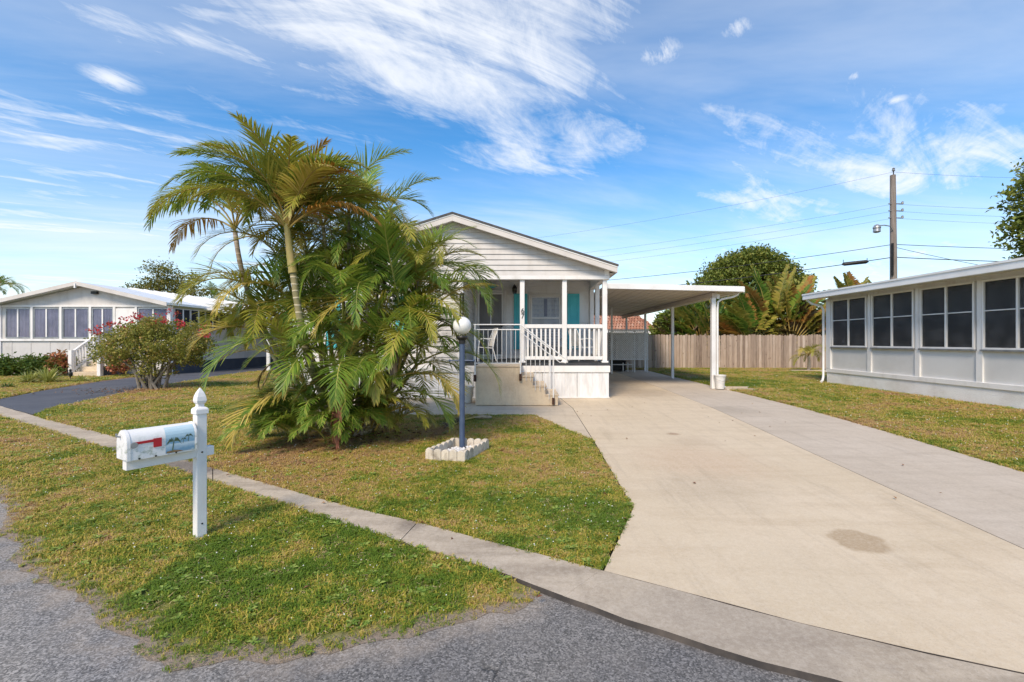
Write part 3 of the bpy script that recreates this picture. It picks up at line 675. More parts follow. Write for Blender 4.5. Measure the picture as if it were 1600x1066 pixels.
# lawns: soil sheet with grass growing from it
def clump(name, kind, seed):
    rr = np.random.default_rng(seed); mb = MB()
    if kind == 'blade':
        for _ in range(24):
            a = rr.uniform(0, 2 * PI); r = 0.055 * math.sqrt(rr.uniform()); x, y = r * math.cos(a), r * math.sin(a)
            h = rr.uniform(0.016, 0.042); az = rr.uniform(0, 2 * PI); ln = rr.uniform(0.4, 1.5) * h; w = rr.uniform(0.0022, 0.0042)
            dx, dy = math.cos(az), math.sin(az); sx, sy = -dy * w, dx * w
            p1 = (x + dx * ln * 0.35, y + dy * ln * 0.35, h * 0.7); p2 = (x + dx * ln, y + dy * ln, h * (1.0 if ln < h else 0.8))
            mb.add([(x - sx, y - sy, -0.004), (x + sx, y + sy, -0.004), (p1[0] + sx, p1[1] + sy, p1[2]), (p1[0] - sx, p1[1] - sy, p1[2]), p2], [(0, 1, 2, 3), (3, 2, 4)])
    elif kind == 'straw':
        for _ in range(16):
            a = rr.uniform(0, 2 * PI); r = 0.07 * math.sqrt(rr.uniform()); x, y = r * math.cos(a), r * math.sin(a); z = rr.uniform(0.006, 0.024)
            az = rr.uniform(0, 2 * PI); ln = rr.uniform(0.02, 0.055); w = rr.uniform(0.0015, 0.003); dx, dy = math.cos(az), math.sin(az); k = rr.uniform(-0.3, 0.3)
            mb.add([(x - dy * w, y + dx * w, z), (x + dy * w, y - dx * w, z), (x + dx * ln, y + dy * ln, z + k * ln)], [(0, 1, 2)])
    elif kind == 'weed':
        t0 = rr.uniform(0, 2 * PI); m_ = 9
        for k in range(m_):
            t = t0 + k * 2.4; L = rr.uniform(0.03, 0.055); w = L * 0.26; dx, dy = math.cos(t), math.sin(t); z = 0.012 + 0.002 * k; e = rr.uniform(0.1, 0.5)
            mb.add([(0, 0, z), (dx * L * 0.55 - dy * w, dy * L * 0.55 + dx * w, z + L * e * 0.6), (dx * L, dy * L, z + L * e * 0.5), (dx * L * 0.55 + dy * w, dy * L * 0.55 - dx * w, z + L * e * 0.6)], [(0, 1, 2, 3)])
    else:
        for _ in range(13):
            a = rr.uniform(0, 2 * PI); r = 0.06 * math.sqrt(rr.uniform()); x, y = r * math.cos(a), r * math.sin(a); z = rr.uniform(0.012, 0.034)
            t0 = rr.uniform(0, 2 * PI); L = rr.uniform(0.009, 0.016); ti = rr.uniform(-0.3, 0.3, 2)
            for k in range(3):
                t = t0 + k * 2.1
                def pt(rad, da): 
                    px, py = rad * math.cos(t + da), rad * math.sin(t + da)
                    return (x + px, y + py, z + px * ti[0] + py * ti[1] - rad * 0.15)
                mb.add([(x, y, z), pt(L * 0.8, -0.5), pt(L, 0.0), pt(L * 0.8, 0.5)], [(0, 1, 2, 3)])
        if kind == 'flower':
            mb.add([(0.02 + 0.006 * q[0], 0.01 + 0.006 * q[1], 0.036 + 0.006 * q[2]) for q in ((1, 0, 0), (-1, 0, 0), (0, 1, 0), (0, -1, 0), (0, 0, 1), (0, 0, -1))],
                   [(0, 2, 4), (2, 1, 4), (1, 3, 4), (3, 0, 4), (2, 0, 5), (1, 2, 5), (3, 1, 5), (0, 3, 5)], 1)
    m = mb.mesh(name)
    m.materials.append(MT[{'blade': 'blade', 'straw': 'straw', 'weed': 'weed'}.get(kind, 'clover')])
    if kind == 'flower': m.materials.append(MT['flower'])
    return bpy.data.objects.new(name, m)
gcol = bpy.data.collections.new('grass_clumps')
for i in range(26): gcol.objects.link(clump('grass_tuft', 'blade', 20 + i))
for i in range(9): gcol.objects.link(clump('clover_tuft', 'clover', 60 + i))
gcol.objects.link(clump('clover_tuft', 'flower', 90))
for i in range(5): gcol.objects.link(clump('thatch_tuft', 'straw', 120 + i))
for i in range(2): gcol.objects.link(clump('weed_tuft', 'weed', 140 + i))
def scatter_group(name, smin, smax, seed):
    ng = bpy.data.node_groups.new(name, 'GeometryNodeTree')
    ng.interface.new_socket('Geometry', in_out='INPUT', socket_type='NodeSocketGeometry')
    ng.interface.new_socket('Geometry', in_out='OUTPUT', socket_type='NodeSocketGeometry')
    nn = ng.nodes; ll = ng.links
    gi = nn.new('NodeGroupInput'); go = nn.new('NodeGroupOutput')
    dp = nn.new('GeometryNodeDistributePointsOnFaces'); dp.inputs['Seed'].default_value = seed
    at = nn.new('GeometryNodeInputNamedAttribute'); at.data_type = 'FLOAT'; at.inputs['Name'].default_value = 'dens'
    ll.new(at.outputs['Attribute'], dp.inputs['Density']); ll.new(gi.outputs[0], dp.inputs['Mesh'])
    ci = nn.new('GeometryNodeCollectionInfo'); ci.inputs['Collection'].default_value = gcol; ci.inputs['Separate Children'].default_value = True; ci.inputs['Reset Children'].default_value = True
    ip = nn.new('GeometryNodeInstanceOnPoints'); ip.inputs['Pick Instance'].default_value = True
    ll.new(dp.outputs['Points'], ip.inputs['Points']); ll.new(ci.outputs[0], ip.inputs['Instance'])
    rv = nn.new('FunctionNodeRandomValue'); rv.data_type = 'FLOAT_VECTOR'
    rv.inputs[0].default_value = (-0.15, -0.15, 0); rv.inputs[1].default_value = (0.15, 0.15, 6.283)
    ll.new(rv.outputs[0], ip.inputs['Rotation'])
    sa = nn.new('GeometryNodeInputNamedAttribute'); sa.data_type = 'FLOAT'; sa.inputs['Name'].default_value = 'size'
    rs = nn.new('FunctionNodeRandomValue'); rs.data_type = 'FLOAT'; rs.inputs[2].default_value = smin; rs.inputs[3].default_value = smax; rs.inputs['Seed'].default_value = 5
    mu = nn.new('ShaderNodeMath'); mu.operation = 'MULTIPLY'
    ll.new(sa.outputs['Attribute'], mu.inputs[0]); ll.new(rs.outputs[1], mu.inputs[1]); ll.new(mu.outputs[0], ip.inputs['Scale'])
    jg = nn.new('GeometryNodeJoinGeometry')
    ll.new(ip.outputs[0], jg.inputs[0]); ll.new(gi.outputs[0], jg.inputs[0]); ll.new(jg.outputs[0], go.inputs[0])
    return ng
SCAT = scatter_group('grass_scatter', 0.42, 1.0, 4)
bare = [(*(-2.426, 7.842), 0.9), (*(-11.308, 13.673), 1.3), (*(-1.128, 8.019), 0.4)]
def lawn_density(x, y):
    d = math.hypot(x, y)
    v = 1500 if d < 5.5 else 1500 * (5.5 / d) ** 1.55
    for bx, by, br in bare:
        q = math.hypot(x - bx, y - by)
        if q < br: v *= 0.25 + 0.75 * (q / br) ** 2
    e = seg_dist(x, y, strip_edge)
    if e < 0.2 and y < 6: v *= 0.2 + 0.8 * (e / 0.2)
    return v
def lawn(name, pts, z, label):
    o = sheet(name, pts, z, MT['soil'], step=0.2 if name == 'lawn_verge' else 0.4, attr=('dens', lawn_density))
    m = o.data
    a = m.attributes.new('size', 'FLOAT', 'POINT')
    a.data.foreach_set('value', [1.0 if math.hypot(q.co.x, q.co.y) < 5.5 else min(2.1, (math.hypot(q.co.x, q.co.y) / 5.5) ** 0.62) for q in m.vertices])
    if name == 'lawn_verge':          # the verge thins out and dips to the asphalt at its street edge
        sa = m.attributes.new('sand', 'FLOAT', 'POINT'); sv = []
        for q in m.vertices:
            e = seg_dist(q.co.x, q.co.y, strip_edge) if q.co.y < 7 else 1.0
            q.co.z = -0.019 + 0.025 * min(1, e / 0.4); sv.append(max(0.0, 1 - e / 0.16))
        sa.data.foreach_set('value', sv)
        sz = m.attributes['size'].data
        for i, s_ in enumerate(sv): sz[i].value *= 1 - 0.5 * s_
    md = o.modifiers.new('grass', 'NODES'); md.node_group = SCAT
    return tag(o, label, 'grass', kind='stuff')
kn = kerb_near[1:10] + [(0.097, 2.763)]
lawn('lawn_verge', [(x + 0.0, y - 0.015) for x, y in kn] + strip_edge, -0.006, 'green clover-flecked grass verge between the street and the concrete kerb')
kf = [(x, y + 0.012) for x, y in kerb_far[4:11]]
lawn('lawn', [(-9.879, 9.194)] + kf + [(dl[0][0] - 0.02, dl[0][1] + 0.02), (dl[1][0] - 0.015, dl[1][1]), (dl[2][0] - 0.03, dl[2][1] - 0.02), (0.886, 7.158), (0.179, 9.115), (-2.308, 9.115), (-5.0, 9.23), (-5.05, 11.9), (-6.0, 11.9), (-6.0, 31.0), (-12.15, 31.0)] + [(x + 0.01, y - 0.01) for x, y in reversed(nd_near[1:7])], 0.002, 'dry olive front lawn around the palm and lamp post')
lawn('side_lawn', [(x + 0.012, y) for x, y in strip_right] + [(6.15, 23.6), (2.0, 23.6), (2.0, 27.0), (17.5, 27.0), (10.9, 16.4), (10.72, 16.2), (10.72, 1.0), (8.0, 0.0)], 0.0, 'yellow-green side lawn between the grey driveway strip and sunroom')
lawn('corner_lawn', [(-13.667, 11.85), (-14.669, 13.851), (-15.78, 16.795), (-16.174, 18.548), (-15.8, 19.2), (-15.9, 20.2), (-28.0, 20.2), (-22.0, 16.6), (-15.5, 12.75)], 0.0, 'small sunny lawn in front of the far left house')

# ------------------------------------------------------------------ the white house with the porch
FY = 11.85                                   # front wall plane
AX, AZ, EZ, EXR, EXL = -1.84, 4.78, 3.45, 2.36, -6.04
SL = (AZ - EZ) / (EXR - AX)
house = thing('mobile_home', 'white clapboard home with gable roof, front porch and teal shutters', 'house', (-1.8, 16.0, 0.0))
def lap_boards(parent, x0, x1, z0, z1, y, lap=0.14, clip=None, side=-1, ax='x', name='siding_board', mat='siding'):
    """clapboards: each a wedge, thicker at its lower edge; `clip(z)` gives the x range of a gable course"""
    z = z0
    while z < z1 - 0.01:
        t = min(z + lap, z1)
        a0, a1 = (x0, x1) if clip is None else clip(z)
        b0, b1 = (x0, x1) if clip is None else clip(t)
        if a1 - a0 < 0.05: break
        if b1 <= b0: b0 = b1 = (b0 + b1) / 2; b0 -= 0.01; b1 += 0.01
        mb = MB()
        lo, hi = 0.030, 0.006
        if ax == 'x':
            P = lambda x, d, zz: (x, y + side * d, zz)
        else:
            P = lambda x, d, zz: (y + side * d, x, zz)
        mb.hexa([P(a0, lo, z), P(a1, lo, z), P(a1, -0.01, z), P(a0, -0.01, z), P(b0, hi, t - 0.0005), P(b1, hi, t - 0.0005), P(b1, -0.01, t - 0.0005), P(b0, -0.01, t - 0.0005)])
        mb.build(name, MT[mat], parent)
        z = t
def wall_box(name, parent, *b, mat='siding'): return MB().box(*b).build(name, MT[mat], parent)
# carcass
wall = wall_box('wall', house, -5.82, -1.64, FY + 0.012, 14.2, 0.75, 3.5)
wall_box('rear_wall', house, -5.82, 2.14, 14.32, 28.0, 0.3, 3.5)
MB().prism([(-5.95, FY + 0.012, 3.18), (2.22, FY + 0.012, 3.18), (2.22, FY + 0.012, 3.40), (AX, FY + 0.012, AZ - 0.09), (-5.95, FY + 0.012, 3.40)], (0, 0.1, 0)).build('gable', MT['siding'], house)
lap_boards(wall, -5.82, -1.72, 0.80, 3.16, FY)
def gclip(z):
    h = (AZ - 0.13 - z) / SL
    return max(-5.9, AX - h), min(2.16, AX + h)
lap_boards(house, 0, 0, 3.20, 4.60, FY, clip=gclip)
lap_boards(house, -1.62, 2.06, 0.96, 3.42, 14.30, name='porch_siding_board', mat='trim')  # both porch walls whiter than the front siding, brightness put into their colour
lap_boards(house, FY + 0.02, 14.28, 0.96, 3.42, -1.64, ax='y', side=1, name='porch_siding_board', mat='trim')
# trims, roof
MB().box(-1.74, -1.60, FY - 0.045, FY + 0.06, 0.78, 3.15).build('corner_trim', MT['trim'], house, bevel=0.006)
MB().box(-5.92, -5.80, FY - 0.045, FY + 0.06, 0.78, 3.15).build('corner_trim', MT['trim'], house, bevel=0.006)
MB().box(-5.9, 2.2, FY - 0.04, FY + 0.13, 3.10, 3.198).build('porch_header', MT['trim'], house, bevel=0.006)
MB().box(2.07, 2.19, FY - 0.05, FY + 0.02, 3.2, 3.40).build('corner_trim', MT['trim'], house)
roof = MB().prism([(EXL - 0.02, 11.53, EZ - 0.005), (AX, 11.53, AZ), (EXR + 0.02, 11.53, EZ - 0.005), (EXR + 0.02, 11.53, EZ - 0.05), (AX, 11.53, AZ - 0.05), (EXL - 0.02, 11.53, EZ - 0.05)], (0, 17, 0)).build('roof', MT['shingle'], house)
for s, ex in ((1, EXR), (-1, EXL)):
    MB().prism([(AX, 11.56, AZ - 0.052), (ex, 11.56, EZ - 0.052), (ex, 11.56, EZ - 0.215), (AX, 11.56, AZ - 0.225)], (0, 0.03, 0)).build('rake_board', MT['fascia'], house, bevel=0.004)
    MB().prism([(AX, 11.548, AZ - 0.052), (ex, 11.548, EZ - 0.052), (ex, 11.548, EZ - 0.085), (AX, 11.548, AZ - 0.085)], (0, 0.012, 0)).build('drip_edge', MT['trim'], house)
    MB().prism([(AX, 11.6, AZ - 0.17), (ex - s * 0.02, 11.6, EZ - 0.17), (ex - s * 0.02, 11.6, EZ - 0.185), (AX, 11.6, AZ - 0.185)], (0, 0.22, 0)).build('rake_soffit', MT['ceiling'], house)
    MB().box(ex - 0.03 * (s > 0), ex + 0.03 * (s < 0), 11.6, 28.4, EZ - 0.21, EZ - 0.055).build('eave_fascia', MT['fascia'], house)
    a, b = (ex - 0.04, ex - 0.24) if s > 0 else (ex + 0.24, ex + 0.04)
    MB().box(min(a, b), max(a, b), 11.84, 28.3, EZ - 0.20, EZ - 0.18).build('eave_soffit', MT['ceiling'], house)
    for k in range(9):      # shingle courses step along the rake
        t = k / 9
# porch
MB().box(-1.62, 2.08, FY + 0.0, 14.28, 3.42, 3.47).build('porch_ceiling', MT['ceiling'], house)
for k in range(11):
    y = FY + 0.25 + k * 0.21
    MB().box(-1.6, 2.0, y, y + 0.012, 3.408, 3.42).build('ceiling_batten', MT['ceiling'], house)
MB().box(2.03, 2.16, FY + 0.14, 14.3, 3.12, 3.42).build('side_beam', MT['trim'], house, bevel=0.006)
MB().box(-1.64, 2.20, FY - 0.02, 14.3, 0.86, 0.93).build('porch_floor', MT['deck'], house)
MB().box(-5.86, 2.215, FY - 0.05, FY + 0.05, 0.69, 0.857).build('band_board', MT['trim'], house, bevel=0.005)
MB().box(2.12, 2.215, FY + 0.052, 14.3, 0.69, 0.857).build('band_board', MT['trim'], house, bevel=0.005)
# ribbed skirting
def ribbed(name, x0, x1, z0, z1, y, parent, pitch=0.085, depth=0.005):
    mb = MB(); x = x0; k = 0; pr = []
    while x < x1:
        pr += [(x, y), (min(x + pitch * 0.62, x1), y), (min(x + pitch * 0.72, x1), y + depth), (min(x + pitch * 0.9, x1), y + depth)]
        x += pitch
    vs = [(a, b, z0) for a, b in pr] + [(a, b, z1) for a, b in pr]; n = len(pr)
    mb.add(vs, [(i, i + 1, n + i + 1, n + i) for i in range(n - 1)])
    return mb.build(name, MT['skirt'], parent)
x = -5.84
while x < 2.15:
    x2 = min(x + 0.9, 2.19); ribbed('skirting_panel', x + 0.004, x2 - 0.004, 0.02, 0.69, FY - 0.02, house); x = x2
MB().box(2.17, 2.19, FY, 14.3, 0.02, 0.69).build('skirting_panel', MT['skirt'], house)
MB().box(-5.86, 2.2, FY - 0.035, FY + 0.0, 0.015, 0.05).build('skirting_track', MT['trim'], house)
# porch posts
def post(x, y, z0=0.93, z1=3.11, w=0.12, base=True):
    p = MB().box(x - w / 2, x + w / 2, y - w / 2, y + w / 2, z0, z1).build('porch_post', MT['trim'], house, bevel=0.008)
    if base: MB().box(x - w * 0.72, x + w * 0.72, y - w * 0.72, y + w * 0.72, z0, z0 + 0.05).build('post_base', MT['trim'], p, bevel=0.012)
    return p
PX = (-0.067, 1.038, 2.092)
posts = [post(x, FY + 0.08) for x in PX]
post(2.09, 13.15); post(2.09, 14.22, base=False)
for ch, zz in (('6', 2.225), ('7', 2.085)):
    m = text_mesh(ch, 0.19, 0.004, 'house_number')
    o = link('house_number', m, MT['black'], posts[0]); o.rotation_euler = (R(90), 0, 0)
    o.location = Vector((PX[0] + 0.012, FY + 0.012, zz)) - OFF[posts[0]]
# white rail between the posts
def rail(p, q, n):
    p, q = Vector(p), Vector(q); up = Vector((0, 0, 1))
    MB().bar(p + up * 1.885, q + up * 1.885, 0.09, 0.10).build('top_rail', MT['trim'], house, bevel=0.008)
    MB().bar(p + up * 1.055, q + up * 1.055, 0.05, 0.09).build('bottom_rail', MT['trim'], house, bevel=0.006)
    for i in range(n):
        c = p.lerp(q, (i + 0.75) / (n + 0.5))
        MB().box(c.x - 0.022, c.x + 0.022, c.y - 0.022, c.y + 0.022, 1.1, 1.836).build('baluster', MT['trim'], house)
yr = FY + 0.08
rail((PX[0] + 0.06, yr, 0), (PX[1] - 0.06, yr, 0), 8); rail((PX[1] + 0.06, yr, 0), (PX[2] - 0.06, yr, 0), 7)
rail((2.09, yr + 0.07, 0), (2.09, 13.08, 0), 7); rail((2.09, 13.22, 0), (2.09, 14.15, 0), 6)
# screen door
BY = 14.268
def frame(x0, x1, z0, z1, y0, y1, w, name, mat, parent, bev=0.004):
    mb = MB()
    mb.box(x0, x0 + w, y0, y1, z0, z1); mb.box(x1 - w, x1, y0, y1, z0, z1)
    mb.box(x0 + w, x1 - w, y0, y1, z1 - w, z1); mb.box(x0 + w, x1 - w, y0, y1, z0, z0 + w)
    return mb.build(name, mat, parent, bevel=bev)
dx0, dx1 = -1.563, -0.581
door = frame(dx0, dx1, 0.94, 3.10, BY - 0.06, BY + 0.02, 0.085, 'door', MT['door'], house)
frame(dx0 + 0.09, dx1 - 0.09, 1.03, 3.01, BY - 0.045, BY + 0.01, 0.05, 'door_leaf', MT['trim'], door)
MB().box(dx0 + 0.145, dx1 - 0.145, BY - 0.03, BY - 0.02, 1.08, 2.96).build('screen', MT['screen'], door)
xm = (dx0 + dx1) / 2 + 0.01
MB().box(xm - 0.018, xm + 0.018, BY - 0.05, BY - 0.032, 2.02, 2.96).build('mullion', MT['trim'], door)
MB().box(dx0 + 0.145, dx1 - 0.145, BY - 0.052, BY - 0.032, 1.96, 2.02).build('door_bar', MT['black'], door)
MB().box(dx1 - 0.15, dx1 - 0.11, BY - 0.085, BY - 0.046, 1.93, 2.05).build('door_handle', MT['black'], door)
# porch window
def window(parent, x0, x1, z0, z1, y, mat_frame, curtain, half=True, glass='glass', zm=None):
    w = frame(x0, x1, z0, z1, y - 0.05, y + 0.03, 0.07, 'window', mat_frame, parent)
    frame(x0 + 0.075, x1 - 0.075, z0 + 0.075, z1 - 0.075, y - 0.035, y + 0.02, 0.035, 'sash', MT['trim'], w)
    zm = zm or (z0 + z1) / 2
    MB().box(x0 + 0.11, x1 - 0.11, y - 0.04, y - 0.004, zm - 0.025, zm + 0.025).build('meeting_rail', MT['trim'], w)
    MB().box(x0 + 0.09, x1 - 0.09, y - 0.012, y - 0.006, z0 + 0.09, z1 - 0.09).build('pane', MT[glass], w)
    mb = MB(); k = 150; xs = [x0 + 0.1 + (x1 - x0 - 0.2) * i / k for i in range(k + 1)]
    zl = zm + 0.02 if half else z0 + 0.1
    vs = [(xx, y + 0.020 + 0.006 * math.sin(i * 0.33) + 0.003 * math.sin(i * 0.13), zz) for zz in (zl, z1 - 0.1) for i, xx in enumerate(xs)]
    mb.add(vs, [(i, i + 1, k + 2 + i, k + 1 + i) for i in range(k)])
    mb.build('curtain', MT[curtain], w, smooth=True)
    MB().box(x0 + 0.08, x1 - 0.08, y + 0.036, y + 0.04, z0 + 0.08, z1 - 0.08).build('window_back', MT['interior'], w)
    return w
wx0, wx1 = 0.12, 1.182
pw = window(house, wx0, wx1, 1.16, 2.97, BY - 0.005, MT['door'], 'curtain_white', zm=2.22)
MB().box((wx0 + wx1) / 2 - 0.05, (wx0 + wx1) / 2 + 0.05, BY + 0.0, BY + 0.004, 2.27, 2.82).build('curtain_tie', MT['curtain_grey'], pw)
def shutter(parent, x0, x1, z0, z1, y):
    s = frame(x0, x1, z0, z1, y - 0.04, y, 0.055, 'shutter', MT['teal'], parent)
    zm = z0 + (z1 - z0) * 0.5
    MB().box(x0 + 0.055, x1 - 0.055, y - 0.022, y - 0.004, z0 + 0.055, z1 - 0.055).build('shutter_field', MT['teal'], s)
    MB().box(x0 + 0.055, x1 - 0.055, y - 0.038, y - 0.022, zm - 0.04, zm + 0.04).build('shutter_rail', MT['teal'], s)
    for a, b in ((z0 + 0.1, zm - 0.085), (zm + 0.085, z1 - 0.1)):
        MB().box(x0 + 0.09, x1 - 0.09, y - 0.034, y - 0.0225, a, b).build('shutter_panel', MT['teal'], s, bevel=0.009)
    return s
shutter(house, -0.34, 0.08, 1.24, 2.98, BY - 0.005)
shutter(house, 1.33, 1.71, 1.24, 2.98, BY - 0.005)
# front window beside the palm
window(house, -4.75, -3.38, 1.35, 2.62, FY - 0.03, MT['trim'], 'curtain_white', half=False)
shutter(house, -3.34, -2.98, 1.3, 2.66, FY - 0.028); shutter(house, -5.15, -4.79, 1.3, 2.66, FY - 0.028)
# wall lantern
sx = -0.317
sc = MB().box(sx - 0.05, sx + 0.05, BY - 0.035, BY - 0.005, 3.0, 3.24).build('wall_lantern', MT['black'], house)
MB().tube([(sx, BY - 0.03, 3.2), (sx, BY - 0.10, 3.26), (sx, BY - 0.16, 3.2)], 0.012).build('lantern_arm', MT['black'], sc)
MB().lathe([(0.03, -0.02), (0.09, 0.0), (0.045, 0.07), (0.015, 0.1)], (sx, BY - 0.16, 3.13), 8).build('lantern_cap', MT['black'], sc)
MB().lathe([(0.055, -0.16), (0.075, 0.0)], (sx, BY - 0.16, 3.125), 6).build('lantern_glass', MT['glass_dark'], sc)

# small things on the porch
pl = thing('door_plaque', 'small teal oval plaque above the screen door', 'plaque', (-1.039, BY - 0.03, 3.2))
mb = MB()
for (cx, cz, rx, rz) in ((0, 0, 0.16, 0.075),):
    mb.prism([(OFF[pl].x + rx * math.cos(2 * PI * i / 20), BY - 0.05, 3.23 + rz * math.sin(2 * PI * i / 20)) for i in range(20)], (0, 0.022, 0))
mb.build('board', MT['teal'], pl)
wc = thing('wind_chime', 'long dark wind chime hanging beside the porch corner', 'wind chime', (-1.62 , 11.7, 2.0))
cx, cy = OFF[wc].x, 11.70
MB().lathe([(0.02, 0), (0.075, 0.01), (0.06, 0.04), (0.01, 0.07)], (cx, cy, 2.68), 12).build('cap', MT['black'], wc)
for k in range(6):
    a = k * PI / 3; l = 0.42 + 0.07 * k
    MB().tube([(cx + 0.05 * math.cos(a), cy + 0.05 * math.sin(a), 2.68), (cx + 0.05 * math.cos(a), cy + 0.05 * math.sin(a), 2.66 - l)], 0.011, 6).build('chime_tube', MT['black'], wc)
MB().tube([(cx, cy, 2.7), (cx, cy, 3.12)], 0.004, 5).build('cord', MT['black'], wc)
MB().lathe([(0.03, 0), (0.03, 0.012)], (cx, cy, 2.2), 10).build('striker', MT['black'], wc)

bn = thing('porch_bench', 'grey slatted bench on the porch beneath the window', 'bench', (0.501, 13.75, 0.93))
b0, b1 = -0.039, 1.195
for k in range(6):
    z = 1.42 + k * 0.085
    MB().bar((b0, 13.98 + k * 0.022, z), (b1, 13.98 + k * 0.022, z), 0.02, 0.058).build('back_slat', MT['bench'], bn)
for k in range(5):
    MB().box(b0, b1, 13.5 + k * 0.095, 13.575 + k * 0.095, 1.34, 1.36).build('seat_slat', MT['bench'], bn)
for x in (b0 + 0.06, b1 - 0.06):
    for y in (13.53, 13.93):
        MB().box(x - 0.025, x + 0.025, y - 0.025, y + 0.025, 0.932, 1.338).build('leg', MT['bench'], bn)
    MB().bar((x, 13.955, 1.3), (x, 14.12, 1.95), 0.05, 0.03, (0, -1, 0)).build('back_upright', MT['bench'], bn)
    MB().bar((x, 13.48, 1.58), (x, 14.0, 1.58), 0.06, 0.025).build('armrest', MT['bench'], bn)
    MB().box(x - 0.02, x + 0.02, 13.5, 13.54, 1.362, 1.566).build('arm_post', MT['bench'], bn)
def patio_chair(cx, cy, rz, label):
    c = thing('patio_chair', label, 'chair', (cx, cy, 0.932), 'white tubular patio chairs on the porch'); c.rotation_euler = (0, 0, rz)
    OFF[c] = Vector((0, 0, 0))
    for s in (-1, 1):
        x = s * 0.26
        MB().tube([(x, -0.27, 0.012), (x, -0.25, 0.35), (x, -0.22, 0.58), (x, -0.15, 0.635), (x, 0.1, 0.63), (x, 0.2, 0.6)], 0.013, 8).build('arm_tube', MT['metal'], c, smooth=True)
        MB().tube([(x, 0.26, 0.012), (x, 0.16, 0.38), (x * 0.97, 0.22, 0.65), (x * 0.9, 0.30, 0.86)], 0.013, 8).build('back_leg', MT['metal'], c, smooth=True)
        MB().tube([(x, -0.25, 0.4), (x, 0.16, 0.37)], 0.012, 8).build('seat_rail', MT['metal'], c, smooth=True)
    MB().tube([(-0.234, 0.30, 0.86), (-0.18, 0.32, 0.92), (0.18, 0.32, 0.92), (0.234, 0.30, 0.86)], 0.013, 8).build('top_tube', MT['metal'], c, smooth=True)
    for k in range(9):
        xx = -0.2 + k * 0.05
        MB().bar((xx, -0.24, 0.40), (xx, 0.165, 0.375), 0.032, 0.006).build('seat_strap', MT['plastic'], c)
        MB().bar((xx, 0.175, 0.42), (xx * 0.92, 0.31, 0.91), 0.006, 0.032, (1, 0, 0)).build('back_strap', MT['plastic'], c)
    return c
patio_chair(-1.12, 12.75, R(-70), 'white tubular patio chair on the porch by the screen door')
patio_chair(1.60, 12.8, R(115), 'white tubular patio chair at the right end of the porch')

# ------------------------------------------------------------------ concrete steps with iron rail
steps = thing('front_steps', 'cast concrete front steps descending to the right with thin iron railing', 'steps', (-0.2, 11.1, 0.018))
SY0, SY1 = 10.46, 11.79
sxs = (-1.135, -0.10, 0.195, 0.485, 0.765); szs = (0.895, 0.665, 0.44, 0.235)
prof = [(sxs[0], 0.016)]
prof += [(sxs[0], szs[0])]
for i in range(4):
    prof += [(sxs[i + 1], szs[i])]
    if i < 3: prof += [(sxs[i + 1] - 0.012, szs[i + 1])]
prof += [(sxs[4], 0.016)]
sb = MB().prism([(x, SY0, z) for x, z in prof], (0, SY1 - SY0, 0)).build('step_block', MT['steps'], steps, bevel=0.014)
for i in range(1, 4):
    MB().box(sxs[i] - 0.03, sxs[i + 1] + 0.022, SY0 - 0.012, SY1, szs[i] + 0.003, szs[i] + 0.03).build('tread', MT['steps'], steps, bevel=0.01)
MB().box(sxs[0] - 0.015, sxs[1] + 0.025, SY0 - 0.012, SY1, szs[0] + 0.003, szs[0] + 0.035).build('landing_slab', MT['steps'], steps, bevel=0.012)
def iron(pts, r, name='handrail'): return MB().tube(pts, r, 8).build(name, MT['metal'], steps, smooth=True)
ry = SY0 + 0.05
iron([(-1.14, ry - 0.09, 0.60), (-1.14, ry - 0.09, 1.87)], 0.017, 'rail_post')
iron([(-1.17, ry - 0.09, 1.875), (-0.10, ry - 0.09, 1.875)], 0.014)
iron([(-1.14, ry - 0.09, 1.76), (-0.10, ry - 0.09, 1.76)], 0.012)
iron([(-1.14, ry - 0.09, 0.99), (-0.10, ry - 0.09, 0.99)], 0.012)
iron([(-0.10, ry - 0.09, 0.62), (-0.10, ry - 0.09, 1.875)], 0.015, 'rail_post')
for k in range(9):
    x = -1.05 + k * 0.105
    iron([(x, ry - 0.09, 0.99), (x, ry - 0.09, 1.76)], 0.0065, 'baluster')
for yy in (ry - 0.09,):
    iron([(-0.10, yy, 1.875), (0.64, yy, 1.315), (0.93, yy, 1.09), (0.97, yy, 1.04), (0.94, yy, 1.0), (0.86, yy, 1.02)], 0.014)
    iron([(-0.10, yy, 1.70), (0.64, yy, 1.14), (0.80, yy, 1.01), (0.86, yy, 1.02)], 0.011)
    iron([(0.655, yy, 0.20), (0.655, yy, 1.30)], 0.016, 'rail_post')
    for k in range(6):
        x = 0.03 + k * 0.105
        i = min(3, max(1, int((x + 0.10) / 0.29) + 1)); zt = szs[i] + 0.03
        iron([(x, yy, zt - 0.1), (x, yy, 1.70 - (x + 0.10) * 0.757)], 0.0065, 'baluster')
for x, z in ((-1.14, 0.66), (-0.10, 0.68), (0.655, 0.13)):
    MB().box(x - 0.03, x + 0.03, SY0 - 0.06, SY0 - 0.002, z - 0.09, z + 0.07).build('anchor_bracket', MT['rust'], steps, bevel=0.01)
# far side rail
iron([(-0.10, SY1 - 0.08, 0.93), (-0.10, SY1 - 0.08, 1.86), (0.65, SY1 - 0.08, 1.30), (0.65, SY1 - 0.08, 0.26)], 0.016)

